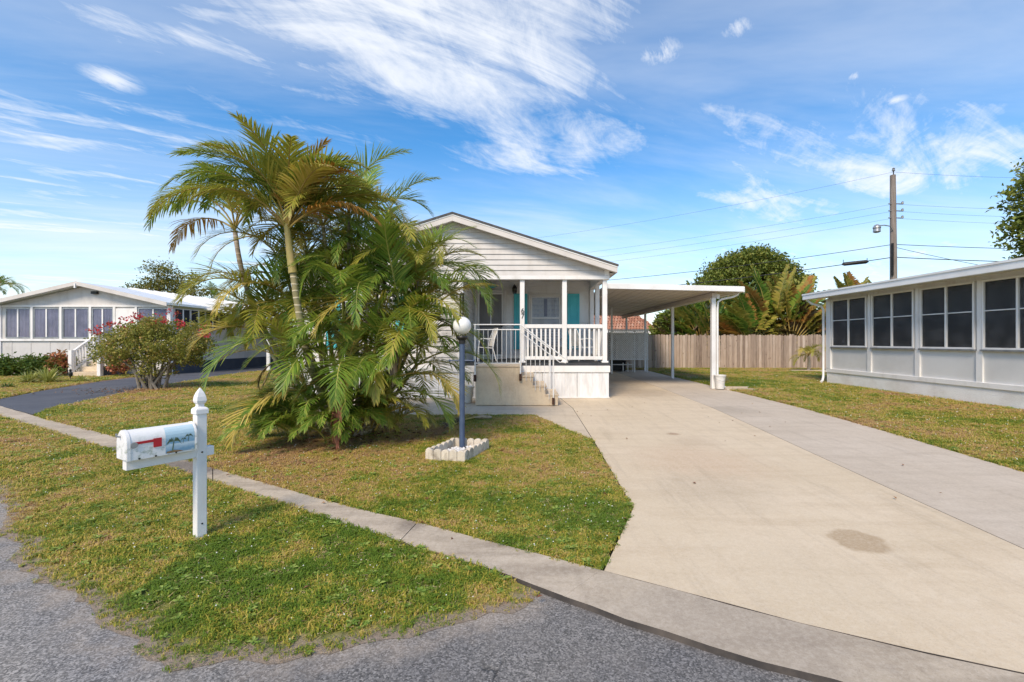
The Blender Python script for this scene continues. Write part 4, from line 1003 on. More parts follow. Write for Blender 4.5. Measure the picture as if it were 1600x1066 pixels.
bk = thing('plant_bucket', 'pale plastic bucket on the walk left of the concrete steps', 'bucket', (-1.408, 11.0, 0.016))
bx = OFF[bk].x
MB().lathe([(0.13, 0.0), (0.175, 0.36), (0.19, 0.36), (0.19, 0.39), (0.165, 0.39), (0.12, 0.03)], (bx, 11.0, 0.016), 24).build('bucket_body', MT['plastic'], bk, smooth=True)
MB().lathe([(0.0, 0.30), (0.162, 0.30), (0.162, 0.31), (0.0, 0.325)], (bx, 11.0, 0.016), 20).build('soil', MT['bark'], bk)

# ------------------------------------------------------------------ carport
cp = thing('carport', 'white metal carport roof on slim posts beside the house', 'carport', (4.3, 18.0, 0.0))
CY0, CY1 = 13.75, 27.5
def cz(x, t=0.0): return 3.235 - (x - 2.2) * 0.0235 + t
x0, x1 = 2.45, 6.62
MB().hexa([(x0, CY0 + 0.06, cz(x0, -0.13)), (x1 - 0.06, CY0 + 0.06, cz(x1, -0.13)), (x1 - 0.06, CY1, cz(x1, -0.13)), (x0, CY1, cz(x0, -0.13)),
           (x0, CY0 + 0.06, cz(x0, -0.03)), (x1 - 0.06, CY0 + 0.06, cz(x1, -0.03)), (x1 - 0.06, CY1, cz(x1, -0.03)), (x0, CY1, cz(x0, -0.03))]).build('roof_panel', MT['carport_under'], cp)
for k in range(13):
    xx = x0 + 0.1 + k * 0.305
    MB().hexa([(xx, CY0 + 0.065, cz(xx, -0.142)), (xx + 0.03, CY0 + 0.065, cz(xx, -0.142)), (xx + 0.03, CY1, cz(xx, -0.142)), (xx, CY1, cz(xx, -0.142)),
               (xx, CY0 + 0.065, cz(xx, -0.131)), (xx + 0.03, CY0 + 0.065, cz(xx, -0.131)), (xx + 0.03, CY1, cz(xx, -0.131)), (xx, CY1, cz(xx, -0.131))]).build('panel_seam', MT['carport_under'], cp)
MB().prism([(x0 - 0.03, CY0, cz(x0, -0.142)), (x1, CY0, cz(x1, -0.142)), (x1, CY0, cz(x1, 0.02)), (x0 - 0.03, CY0, cz(x0, 0.02))], (0, 0.055, 0)).build('front_fascia', MT['metal'], cp, bevel=0.008)
MB().box(x1 - 0.055, x1 + 0.06, CY0 + 0.06, CY1, cz(x1, -0.15), cz(x1, 0.018)).build('side_gutter', MT['metal'], cp, bevel=0.01)
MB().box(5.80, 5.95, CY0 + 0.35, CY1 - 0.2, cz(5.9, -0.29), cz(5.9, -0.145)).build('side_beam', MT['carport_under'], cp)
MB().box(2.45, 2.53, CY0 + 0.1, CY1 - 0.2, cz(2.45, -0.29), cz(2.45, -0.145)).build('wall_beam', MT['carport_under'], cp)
for k, y in enumerate((14.2, 18.1, 22.2, 26.3)):
    w = 0.065 if k == 0 else 0.05
    MB().box(5.875 - w, 5.875 + w, y - w, y + w, 0.014, cz(5.9, -0.292)).build('carport_post', MT['metal'], cp, bevel=0.008)
MB().box(3.95, 4.03, 20.85, 20.93, 0.016, cz(4, -0.15)).build('carport_post', MT['metal'], cp)
MB().box(4.55, 4.62, 24.0, 24.07, -0.1, cz(4.6, -0.15)).build('carport_post', MT['metal'], cp)
MB().tube([(6.62, 14.05, cz(6.6, -0.12)), (6.58, 14.08, 2.93), (6.45, 14.12, 2.87), (6.12, 14.16, 2.80), (6.02, 14.18, 2.72), (6.005, 14.19, 2.5), (6.005, 14.19, 0.30), (6.02, 14.16, 0.16), (6.2, 14.08, 0.07)], 0.036, 10).build('downspout', MT['metal'], cp, smooth=True, sharp=60)
MB().box(5.97, 6.06, 14.15, 14.24, 2.82, 2.96).build('gutter_bracket', MT['metal'], cp)

# lattice screen under the carport
lt = thing('lattice_screen', 'white diagonal lattice screen hung between carport posts', 'lattice', (4.9, 21.2, 0.0))
LX0, LX1, LZ0, LZ1, LY = 4.0, 5.82, 0.66, 1.98, 21.5
mb = MB()
w = LX1 - LX0; h = LZ1 - LZ0; st = 0.105
for d in (1, -1):
    k = -h
    while k < w:
        pts = []
        a, b = max(k, 0), min(k + h, w)
        if b - a > 0.02:
            za, zb = a - k, b - k
            if d < 0: za, zb = h - za, h - zb
            mb.bar((LX0 + a, LY + 0.006 * d, LZ0 + za), (LX0 + b, LY + 0.006 * d, LZ0 + zb), 0.011, 0.036)
        k += st
tag(mb.build('lattice_slats', MT['plastic'], lt), kind='stuff')
for (a, b, c, d) in ((LX0 - 0.03, LX1 + 0.03, LZ1, LZ1 + 0.05), (LX0 - 0.03, LX1 + 0.03, LZ0 - 0.05, LZ0)):
    MB().box(a, b, LY - 0.025, LY + 0.025, c, d).build('lattice_rail', MT['plastic'], lt)
for x in (LX0 - 0.03, LX1 - 0.01, 5.2):
    MB().box(x - 0.025, x + 0.025, LY + 0.03, LY + 0.07, 0.016, LZ1 + 0.05).build('lattice_post', MT['plastic'], lt)
# things stored behind the lattice
bx = thing('storage_chest', 'black storage chest on the slab behind the lattice screen', 'chest', (4.45, 22.6, 0.018))
MB().box(4.05, 4.95, 22.3, 22.9, 0.05, 0.48).build('chest_body', MT['interior'], bx, bevel=0.02)
MB().box(4.02, 4.98, 22.27, 22.93, 0.482, 0.55).build('chest_lid', MT['black'], bx, bevel=0.02)
for x in (4.12, 4.88):
    MB().box(x - 0.05, x + 0.05, 22.35, 22.85, 0.018, 0.05).build('foot', MT['black'], bx)
rk = thing('shelf_rack', 'low white pipe rack on the slab behind the lattice screen', 'rack', (4.9, 22.0, 0.018))
for z in (0.36, 0.62):
    MB().tube([(4.05, 22.0, z), (5.25, 22.0, z)], 0.025, 8).build('rail', MT['plastic'], rk)
for x in (4.08, 4.75, 4.98, 5.22):
    MB().tube([(x, 22.0, 0.018), (x, 22.0, 0.70 if x in (4.08, 5.22) else 0.45)], 0.028, 8).build('upright', MT['plastic'], rk)

pb = thing('bucket', 'white plastic bucket on the grass beside the front carport post', 'bucket', (6.002, 14.0, 0.0))
bx = OFF[pb].x
MB().lathe([(0.12, 0.03), (0.165, 0.42), (0.18, 0.42), (0.18, 0.46), (0.16, 0.46), (0.115, 0.06)], (bx, 14.0, 0.0), 24).build('bucket_body', MT['plastic'], pb, smooth=True)
MB().tube([(bx - 0.175, 14.0, 0.42), (bx - 0.17, 13.84, 0.33), (bx, 13.78, 0.27), (bx + 0.17, 13.84, 0.33), (bx + 0.175, 14.0, 0.42)], 0.005, 5).build('handle', MT['grey_metal'], pb)
sp = thing('splash_block', 'grey concrete splash block under the carport downspout', 'splash block', (6.45, 13.95, 0.0))
MB().prism([(6.15, 13.85, 0.0), (6.95, 13.7, 0.0), (6.95, 14.05, 0.0), (6.15, 14.1, 0.0)], (0, 0, 0.05)).build('slab', MT['strip'], sp, bevel=0.01)
MB().box(6.18, 6.9, 14.08, 14.12, 0.0, 0.09).build('side_lip', MT['strip'], sp)
ts = tag(sheet('stepping_slab', [(6.482, 19.045), (7.101, 19.569), (7.19, 18.388), (6.5, 17.775)], 0.03, MT['walk'], thick=0.06), 'pale concrete stepping slab lying in the grass by the carport', 'slab')

# ------------------------------------------------------------------ sunroom house on the right
sr = thing('sunroom_house', 'white house with a long dark-screened sunroom beside the side lawn', 'house', (11.5, 12.0, 0.0))
WX = 10.75
MB().box(WX, WX + 5.5, 2.0, 16.2, 0.0, 0.44).build('base_wall', MT['stucco'], sr, bevel=0.01)
MB().box(WX + 0.03, WX + 5.4, 2.0, 16.17, 0.44, 1.26).build('panel_wall', MT['panel_grey'], sr)
MB().box(WX - 0.03, WX + 0.05, 2.0, 16.22, 0.40, 0.53).build('base_ledge', MT['trim'], sr, bevel=0.008)
MB().box(WX + 0.04, WX + 5.4, 2.0, 16.18, 2.94, 3.12).build('header', MT['trim'], sr)
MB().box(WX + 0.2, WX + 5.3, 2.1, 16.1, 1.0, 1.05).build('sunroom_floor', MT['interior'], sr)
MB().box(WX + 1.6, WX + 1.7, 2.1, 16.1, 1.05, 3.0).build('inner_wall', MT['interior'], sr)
MB().box(WX + 0.1, WX + 5.3, 16.02, 16.16, 1.26, 2.94).build('end_wall', MT['panel_grey'], sr)
MB().hexa([(10.22, 1.8, 3.0), (16.3, 1.8, 3.45), (16.3, 16.55, 3.45), (10.22, 16.55, 3.0), (10.22, 1.8, 3.18), (16.3, 1.8, 3.63), (16.3, 16.55, 3.63), (10.22, 16.55, 3.18)]).build('roof', MT['metal'], sr)
MB().box(10.12, 10.21, 1.8, 16.6, 2.985, 3.19).build('gutter', MT['metal'], sr, bevel=0.015)
MB().box(10.10, 10.125, 1.8, 16.6, 3.15, 3.20).build('gutter_lip', MT['metal'], sr)
def sun_window(y0, y1):
    w = MB().box(WX - 0.035, WX + 0.06, y0, y0 + 0.045, 1.30, 2.93).box(WX - 0.035, WX + 0.06, y1 - 0.045, y1, 1.30, 2.93).box(WX - 0.033, WX + 0.058, y0 + 0.045, y1 - 0.045, 2.88, 2.929).box(WX - 0.033, WX + 0.058, y0 + 0.045, y1 - 0.045, 1.301, 1.345).build('window', MT['trim'], sr, bevel=0.004)
    ym = (y0 + y1) / 2
    MB().box(WX - 0.025, WX + 0.05, ym - 0.024, ym + 0.024, 1.345, 2.88).build('mullion', MT['trim'], w, bevel=0.004)
    MB().box(WX - 0.05, WX + 0.03, y0 - 0.03, y1 + 0.03, 1.262, 1.299).build('sill', MT['grey_metal'], w)
    for a, b in ((y0 + 0.05, ym - 0.04), (ym + 0.04, y1 - 0.05)):
        MB().box(WX - 0.015, WX + 0.035, a, b, 2.192, 2.216).build('meeting_rail', MT['trim'], w)
        for c, d in ((1.35, 2.190), (2.218, 2.876)):
            MB().box(WX + 0.006, WX + 0.012, a, b, c, d).build('pane', MT['screen_dark'], w)
            if c > 2:       # swagged valance behind the screen
                mb = MB(); k = 14; vs = []
                for i in range(k + 1):
                    yy = a + (b - a) * i / k; dip = 0.05 + 0.09 * math.sin(PI * i / k)
                    vs += [(WX + 0.10 + 0.01 * math.sin(i * 1.9), yy, 2.87), (WX + 0.10 + 0.01 * math.sin(i * 1.9), yy, 2.87 - dip)]
                mb.add(vs, [(2 * i, 2 * i + 1, 2 * i + 3, 2 * i + 2) for i in range(k)])
                mb.build('valance', MT['curtain_grey'], w)
def screen_mat():
    m, nt, b, o = new_mat('dark_insect_screen'); n = N(nt)
    n.set(b.inputs['Base Color'], n.mix(n.rng(n.noise(n.pos(), 3.0, 5, 0.6), 0.35, 0.7), (0.042, 0.044, 0.047), (0.085, 0.086, 0.089))); b.inputs['Roughness'].default_value = 0.35
    b.inputs['Specular IOR Level'].default_value = 0.3
    t = n.node('ShaderNodeBsdfTransparent'); ms = n.node('ShaderNodeMixShader'); ms.inputs[0].default_value = 0.28
    nt.links.new(b.outputs[0], ms.inputs[1]); nt.links.new(t.outputs[0], ms.inputs[2]); nt.links.new(ms.outputs[0], o.inputs[0])
    return m
MT['screen_dark'] = screen_mat()
ws = [(14.30, 15.92), (12.56, 14.09), (10.86, 12.36), (9.16, 10.68), (7.46, 8.98), (5.76, 7.28), (4.06, 5.58)]
for y0, y1 in ws: sun_window(y0, y1)
for k, (y0, y1) in enumerate(ws):
    yn = y0 - 0.105
    MB().box(WX - 0.015, WX + 0.06, yn - 0.075, yn + 0.075, 0.53, 1.26).build('panel_strip', MT['trim'], sr)
    MB().box(WX - 0.02, WX + 0.06, yn - 0.055, yn + 0.055, 1.262, 2.94).build('mullion_post', MT['trim'], sr, bevel=0.004)
MB().box(WX - 0.035, WX + 0.08, 15.97, 16.2, 0.53, 2.99).build('corner_post', MT['trim'], sr, bevel=0.006)
MB().tube([(10.2, 16.45, 3.0), (10.3, 16.4, 2.86), (10.62, 16.3, 2.74), (10.68, 16.28, 2.62), (10.68, 16.28, 0.25), (10.60, 16.2, 0.1), (10.45, 16.05, 0.06)], 0.04, 10).build('downspout', MT['metal'], sr, smooth=True, sharp=60)

# ------------------------------------------------------------------ gabled house on the far left
lh = thing('gabled_house', 'white gabled house with curtained front windows at far left', 'house', (-19.6, 24.0, 0.0))
LYF = 20.3; LA, LAZ, LEZ = -19.6, 3.99, 3.10; LXL, LXR = -23.4, -15.85
def lz(x): return LAZ - abs(x - LA) * (LAZ - LEZ) / 3.9
MB().prism([(LXL, LYF, 0.0), (LXR, LYF, 0.0), (LXR, LYF, lz(LXR) - 0.05), (LA, LYF, LAZ - 0.05), (LXL, LYF, lz(LXL) - 0.05)], (0, 0.12, 0)).build('wall', MT['panel_white'] if 'panel_white' in MT else MT['siding'], lh)
for k in range(9):
    x = LXL + 0.5 + k * 0.85
    MB().box(x, x + 0.035, LYF - 0.012, LYF - 0.001, 0.1, 1.55).build('panel_batten', MT['siding'], lh)
def lwin(x0, x1):
    w = frame(x0, x1, 1.63, 2.97, LYF - 0.04, LYF - 0.002, 0.045, 'window', MT['grey_metal'], lh, 0)
    MB().box((x0 + x1) / 2 - 0.03, (x0 + x1) / 2 + 0.03, LYF - 0.05, LYF - 0.004, 1.68, 2.92).build('mullion', MT['trim'], w)
    MB().box(x0 + 0.045, x1 - 0.045, LYF - 0.03, LYF - 0.026, 1.675, 2.925).build('pane', MT['glass'], w)
    mb = MB(); k = 60; vs = []; ph = x0 * 3
    for zz in (1.68, 2.92):
        for i in range(k + 1):
            t = i / k
            vs.append((x0 + 0.05 + (x1 - x0 - 0.1) * t, LYF - 0.014 + 0.007 * math.sin(t * 38 + ph) + 0.003 * math.sin(t * 91 + ph), zz))
    mb.add(vs, [(i, i + 1, k + 2 + i, k + 1 + i) for i in range(k)]); mb.build('curtain', MT['curtain_grey'], w, smooth=True)
for a, b in ((10, 49), (54, 94), (99, 140), (145, 178), (217, 264)):
    lwin((a - 820) * LYF / 711, (b - 820) * LYF / 711)
for a in (51.5, 96.5, 142.5, 180, 214):
    x = (a - 820) * LYF / 711
    MB().box(x - 0.05, x + 0.05, LYF - 0.06, LYF - 0.003, 1.56, 3.02).build('mullion_post', MT['trim'], lh)
MB().box(LXL - 0.03, LXR + 0.03, LYF - 0.07, LYF - 0.004, 1.50, 1.60).build('sill_board', MT['trim'], lh)
MB().box(LXL - 0.03, LXR + 0.03, LYF - 0.065, LYF - 0.004, 3.02, 3.09).build('head_board', MT['trim'], lh)
for x in (LXL, LXR):
    MB().box(x - 0.08, x + 0.08, LYF - 0.05, LYF + 0.1, 0.0, 3.05).build('corner_trim', MT['trim'], lh)
dx = (182 - 820) * LYF / 711; dx2 = (213 - 820) * LYF / 711
ld = MB().box(dx, dx2, LYF - 0.045, LYF - 0.004, 0.82, 2.95).build('door', MT['trim'], lh)
MB().box(dx2 - 0.12, dx2 - 0.07, LYF - 0.10, LYF - 0.046, 1.75, 1.9).build('door_handle', MT['black'], ld)
rp = []
for s in (-1, 1):
    e = LA + s * 3.98; ez = LEZ - 0.015
    MB().prism([(LA, LYF - 0.42, LAZ + 0.0), (e, LYF - 0.42, ez), (e, LYF - 0.42, ez + 0.10), (LA, LYF - 0.42, LAZ + 0.11)], (0, 3.0, 0)).build('roof', MT['metal'], lh)
    MB().prism([(LA, LYF - 0.46, LAZ - 0.05), (e, LYF - 0.46, ez - 0.06), (e, LYF - 0.46, ez + 0.11), (LA, LYF - 0.46, LAZ + 0.12)], (0, 0.038, 0)).build('rake_board', MT['fascia_pale'] if 'fascia_pale' in MT else MT['fascia'], lh)
    e2 = LA + s * 4.15
    MB().prism([(LA, 22.6, LAZ + 0.04), (e2, 22.6, ez + 0.03), (e2, 22.6, ez + 0.15), (LA, 22.6, LAZ + 0.16)], (0, 9, 0)).build('rear_roof', MT['metal'], lh)
    for k in range(14):
        yy = 22.75 + k * 0.62
        MB().bar((LA + s * 0.05, yy, LAZ + 0.165), (e2, yy, ez + 0.16), 0.05, 0.03).build('roof_seam', MT['metal'], lh)
MB().lathe([(0.05, 0), (0.05, 0.3)], (LA - 2.6, 24.5, 3.4), 8).build('roof_vent', MT['metal'], lh)
MB().box(LA - 0.03, LA + 0.03, LYF - 0.5, LYF - 0.44, LAZ - 0.18, LAZ + 0.02).build('ridge_cap', MT['trim'], lh)
MB().box(LA + 0.35, LA + 0.6, LYF - 0.12, LYF - 0.01, LAZ - 0.40, LAZ - 0.28).build('gable_vent', MT['black'], lh)
# side wall along the drive
MB().box(LXR - 0.1, LXR, LYF + 0.12, 31, 0.55, 3.0).build('side_wall', MT['siding'], lh)
MB().box(LXR - 0.08, LXR + 0.012, LYF + 0.12, 31, 0.0, 0.55).build('skirt', MT['skirt_dark'], lh)
for k in range(4):
    y0 = LYF + 0.35 + k * 1.0
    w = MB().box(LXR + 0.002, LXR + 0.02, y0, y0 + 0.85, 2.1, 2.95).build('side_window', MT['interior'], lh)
    MB().box(LXR + 0.004, LXR + 0.05, y0 + 0.39, y0 + 0.45, 2.1, 2.95).build('mullion', MT['trim'], w)
# carport on its right side
lc = thing('side_carport', 'flat white carport roof on posts at the far left house', 'carport', (-14.0, 25.0, 0.0))
MB().hexa([(-15.7, 22.3, 3.02), (-12.5, 22.3, 2.86), (-12.5, 31, 2.86), (-15.7, 31, 3.02), (-15.7, 22.3, 3.14), (-12.5, 22.3, 2.98), (-12.5, 31, 2.98), (-15.7, 31, 3.14)]).build('roof_panel', MT['metal'], lc)
for y in (22.5, 24.6, 26.8, 29.0):
    MB().box(-12.74, -12.62, y - 0.06, y + 0.06, 0.012, 2.87).build('post', MT['metal'], lc)
MB().box(-12.8, -12.58, 22.3, 31, 2.75, 2.86).build('beam', MT['metal'], lc)
MB().tube([(-12.55, 22.36, 2.86), (-12.55, 22.36, 0.15), (-12.4, 22.2, 0.06)], 0.045, 8).build('downspout', MT['metal'], lc)
sh = thing('garden_shed', 'pale garden shed in the shade at the end of the side carport', 'shed', (-14.0, 31.5, 0.0))
MB().box(-15.7, -8.0, 31.2, 33.0, 0.0, 2.6).build('wall', MT['siding'], sh)
MB().box(-14.4, -13.4, 31.15, 31.19, 0.05, 2.1).build('door', MT['interior'], sh)
MB().box(-15.9, -7.8, 31.0, 33.2, 2.6, 2.7).build('roof', MT['metal'], sh)
for x in (-12.3, -10.6):
    w = MB().box(x, x + 0.9, 31.15, 31.19, 1.2, 2.1).build('window', MT['interior'], sh)
    MB().box(x + 0.42, x + 0.48, 31.12, 31.148, 1.2, 2.1).build('mullion', MT['trim'], w)

# steps of the left house
ls = thing('entry_steps', 'concrete entry steps with white slatted rails at far left house', 'steps', (-18.5, 19.6, 0.0))
ex0, ex1 = -18.95, -17.75
for k in range(4):
    MB().box(ex0 + 0.06, ex1 - 0.06, 19.0 + k * 0.30, LYF - 0.06, k * 0.205 + (0.002 if k else 0.0), (k + 1) * 0.205).build('step', MT['steps'], ls, bevel=0.012)
for x in (ex0, ex1):
    for y, z0, z1 in ((19.02, 0.0, 1.12), (20.1, 0.0, 1.78)):
        pw_ = 0.07
        MB().box(x - pw_, x + pw_, y - pw_, y + pw_, z0, z1).build('newel', MT['trim'], ls)
    MB().bar((x, 19.09, 1.05), (x, 20.03, 1.70), 0.09, 0.08).build('hand_rail', MT['trim'], ls)
    MB().bar((x, 19.09, 0.28), (x, 20.03, 0.92), 0.06, 0.10).build('base_rail', MT['trim'], ls)
    for k in range(7):
        y = 19.18 + k * 0.125
        MB().box(x - 0.022, x + 0.022, y - 0.022, y + 0.022, 0.33 + (y - 19.09) * 0.68, 1.01 + (y - 19.09) * 0.69).build('baluster', MT['trim'], ls)
MB().box(ex1 + 0.065, ex1 + 0.07, 19.1, 20.2, 0.0, 0.45).build('shaded_side', MT['skirt_dark'], ls)  # dark sheet: shade on the right side of the steps, put into colour
bed = tag(sheet('mulch_bed', [(-16.095, 15.569), (-13.973, 14.61), (-14.338, 15.684), (-14.951, 17.484), (-15.6, 19.2), (-16.1, 20.2), (-23.0, 20.2), (-23.0, 18.7), (-19.5, 17.6)], 0.006, MT['mulch'] if 'mulch' in MT else simple('red_mulch', (0.22, 0.11, 0.07), (0.34, 0.24, 0.17), 9, 1.0, 0.8, 40, 0.03), thick=0.05), kind='structure')

# ------------------------------------------------------------------ board fence
fence = thing('board_fence', 'weathered wooden board fence across the back of the side lawn', 'fence', (10.5, 24.8, 0.0))
FNY = 24.8
pk = []
for v in range(5):
    rr = random.Random(v); w = 0.138; t = 1.84 + rr.uniform(-0.02, 0.02)
    mb = MB().prism([(-w / 2, 0, 0.02), (w / 2, 0, 0.02), (w / 2, 0, t - 0.04), (w / 2 - 0.035, 0, t), (-w / 2 + 0.035, 0, t), (-w / 2, 0, t - 0.04)], (0, 0.018, 0))
    pk.append(mb.mesh('picket'))
    pk[-1].materials.append(MT['picket'])
x = 3.6; k = 0
rr = random.Random(5)
while x < 17.6:
    o = bpy.data.objects.new('picket', pk[rr.randrange(5)]); COL.objects.link(o); o.parent = fence
    o.location = Vector((x, FNY + rr.uniform(-0.012, 0.012), rr.uniform(-0.03, 0.025))) - Vector((10.5, 24.8, 0)); o.rotation_euler = (0, R(rr.uniform(-0.6, 0.6)), R(rr.uniform(-4, 4)))
    x += 0.146 + rr.uniform(-0.004, 0.010); k += 1
for z in (0.35, 0.95, 1.5):
    MB().box(3.5, 17.7, FNY + 0.035, FNY + 0.075, z, z + 0.09).build('fence_rail', MT['picket'], fence)
for x in (3.6, 6.05, 8.5, 10.95, 13.4, 15.85):
    MB().box(x - 0.05, x + 0.05, FNY + 0.076, FNY + 0.17, 0.0, 1.8).build('fence_post', MT['picket'], fence)

# house with the tiled roof beyond the fence
th = thing('tiled_roof_house', 'neighbouring house with terracotta tiled roof behind the board fence', 'house', (5.0, 33.0, 0.0))
MB().box(-3.0, 8.7, 32.0, 38.0, 0.0, 2.25).build('wall', MT['siding'], th)
TE, TR, TY0, TY1 = 2.28, 4.6, 31.3, 35.0
MB().box(-3.4, 9.2, 31.22, 31.3, 2.06, 2.28).build('fascia', MT['trim'], th)
MB().box(-3.4, 9.2, 31.3, 32.0, 2.05, 2.08).build('soffit', MT['skirt_dark'], th)
rf = MB().hexa([(-3.4, TY0, TE - 0.06), (9.25, TY0, TE - 0.06), (7.0, TY1, TR - 0.06), (-3.4, TY1, TR - 0.06), (-3.4, TY0, TE), (9.25, TY0, TE), (7.0, TY1, TR), (-3.4, TY1, TR)]).build('roof', MT['tile'], th)
MB().hexa([(9.25, TY0, TE - 0.06), (9.25, 38.7, TE - 0.06), (7.0, TY1, TR - 0.06), (7.001, TY1, TR - 0.06), (9.25, TY0, TE), (9.25, 38.7, TE), (7.0, TY1, TR), (7.001, TY1, TR)]).build('roof_hip', MT['tile'], th)
# every tile of the roof the photograph shows
tm = []
for v in range(3):
    mb = MB(); vs = []; n = 6
    for (yy, zz, rad) in ((0, 0.0, 0.10), (0.40, 0.0, 0.085)):
        for i in range(n + 1):
            a = PI * i / n; vs.append((rad * math.cos(a), yy, zz + 0.6 * rad * math.sin(a)))
    mb.add(vs, [(i, i + 1, n + 2 + i, n + 1 + i) for i in range(n)])
    m = mb.mesh('tile', smooth=True); tm.append(m)
    c = [(0.44, 0.21, 0.13), (0.36, 0.155, 0.095), (0.50, 0.29, 0.20)][v]
    m.materials.append(simple('terracotta_tile', c, tuple(q * 0.72 for q in c), 5, 0.85))
sl = math.atan2(TR - TE, TY1 - TY0); dl_ = math.hypot(TR - TE, TY1 - TY0); rr = random.Random(9)
cnt = 0
for r_ in range(11):
    s_ = r_ * 0.37; yy = TY0 + s_ * math.cos(sl); zz = TE + s_ * math.sin(sl)
    for c_ in range(26):
        xx = 3.75 + c_ * 0.205 + (r_ % 2) * 0.1
        if xx > 9.15 - (yy - TY0) * 0.61: continue
        o = bpy.data.objects.new('tile', tm[rr.choice((0, 0, 1, 2))]); COL.objects.link(o); o.parent = rf
        o.location = Vector((xx, yy - 0.02, zz + 0.012)) - OFF[rf]; o.rotation_euler = (sl - 0.03, 0, 0); cnt += 1

# ------------------------------------------------------------------ utility pole and lines
UX, UY = 22.278, 27.5
up = thing('utility_pole', 'tall wooden utility pole behind the sunroom with street light arm', 'utility pole', (UX, UY, 0.0))
MB().tube([(UX, UY, 0), (UX, UY, 6), (UX - 0.04, UY, 11.518)], [0.20, 0.18, 0.145], 14).build('pole', MT['pole_wood'], up, smooth=True)
def zz(py): return 1.5 - (py - 532) * UY / 711
for py in (318, 329, 340):
    MB().tube([(UX - 0.35, UY - 0.05, zz(py)), (UX + 0.55, UY - 0.05, zz(py))], 0.03, 6).build('insulator_arm', MT['grey_metal'], up)
    MB().lathe([(0.03, -0.08), (0.07, -0.05), (0.05, 0.0), (0.07, 0.05), (0.03, 0.08)], (UX + 0.5, UY - 0.05, zz(py) + 0.06), 8).build('insulator', MT['grey_metal'], up)
MB().tube([(UX, UY, zz(272)), (UX, UY, zz(264))], 0.03, 6).build('pin', MT['black'], up)
MB().lathe([(0.04, 0), (0.10, 0.05), (0.05, 0.12), (0.09, 0.16), (0.03, 0.22)], (UX, UY, zz(267)), 8).build('top_insulator', MT['grey_metal'], up)
MB().tube([(UX - 0.1, UY - 0.1, zz(362)), (UX - 0.35, UY - 0.2, zz(354)), (UX - 0.8, UY - 0.3, zz(353)), (UX - 1.15, UY - 0.35, zz(354))], 0.03, 8).build('light_arm', MT['grey_metal'], up, smooth=True)
hd = MB().lathe([(0.05, 0.22), (0.12, 0.18), (0.2, 0.06), (0.21, 0.0), (0.18, -0.05), (0.2, -0.22), (0.12, -0.27)], (UX - 1.3, UY - 0.38, zz(358)), 14).build('street_light', MT['grey_metal'], up, smooth=True)
MB().box(UX - 0.22, UX - 0.14, UY - 0.2, UY - 0.1, zz(430), zz(380)).build('conduit', MT['black'], up)
def cable(pts, r, label, name='power_line'):
    P = []
    for (a, b, sag) in pts:
        a, b = Vector(a), Vector(b)
        for i in range(17):
            t = i / 16; p = a.lerp(b, t); p.z -= sag * 4 * t * (1 - t); P.append(p)
    o = MB().tube(P, r, 5).build(name, MT['wire'])
    return tag(o, label, 'cable', 'overhead lines')
LD = Vector((-14.6, 7.5, 0)); RD = Vector((14.6, -7.5, 0))
def run(pl, plx, pr, prx, r, sagl, sagr, label):
    """line through the pole; the left span leads away beyond the houses, the right one comes past the sunroom"""
    z = zz(pl)
    a = (UX - 40, UY + 20.5, z * plx); c = (UX + 26, UY + 1.0, z * prx)
    cable([(a, (UX, UY, z), sagl), ((UX, UY, z), c, sagr)], r, label)
run(268, 0.90, 0, 1.05, 0.006, 0.9, 0.5, 'topmost thin power line crossing the pole top')
run(318, 0.90, 0, 1.03, 0.006, 0.8, 0.4, 'upper of three thin lines on the pole below its top')
run(329, 0.895, 0, 1.02, 0.006, 0.85, 0.4, 'middle of three thin lines on the pole below its top')
run(340, 0.89, 0, 1.02, 0.006, 0.9, 0.4, 'lowest of three thin lines on the pole below its top')
run(381, 0.955, 0, 1.0, 0.018, 1.0, 0.25, 'black line meeting the pole just below the street light')
run(401, 0.94, 0, 0.985, 0.024, 1.1, 0.25, 'thick lowest black cable carrying the dark splice case')
sx_, sy_, sz_ = (20.756, 28.6, 6.407)
spc = thing('splice_case', 'dark tubular splice case hanging on the lowest cable', 'splice case', (sx_, sy_, sz_))
MB().tube([(sx_ - 0.62, sy_ + 0.3, sz_ - 0.04), (sx_ - 0.5, sy_ + 0.24, sz_ - 0.03), (sx_ + 0.5, sy_ - 0.24, sz_ + 0.03), (sx_ + 0.62, sy_ - 0.3, sz_ + 0.04)], [0.05, 0.12, 0.12, 0.05], 10).build('case_body', MT['black'], spc)
for s in (-0.55, 0.55):
    MB().tube([(sx_ + s, sy_ - s * 0.5, sz_ + 0.05), (sx_ + s, sy_ - s * 0.5, sz_ + 0.25)], 0.02, 6).build('hanger', MT['black'], spc)
cable([((UX, UY, zz(385)), (UX + 12.5, UY - 3.0, 4.2), 0.3)], 0.014, 'service drop slanting down right of the pole to the sunroom roof')

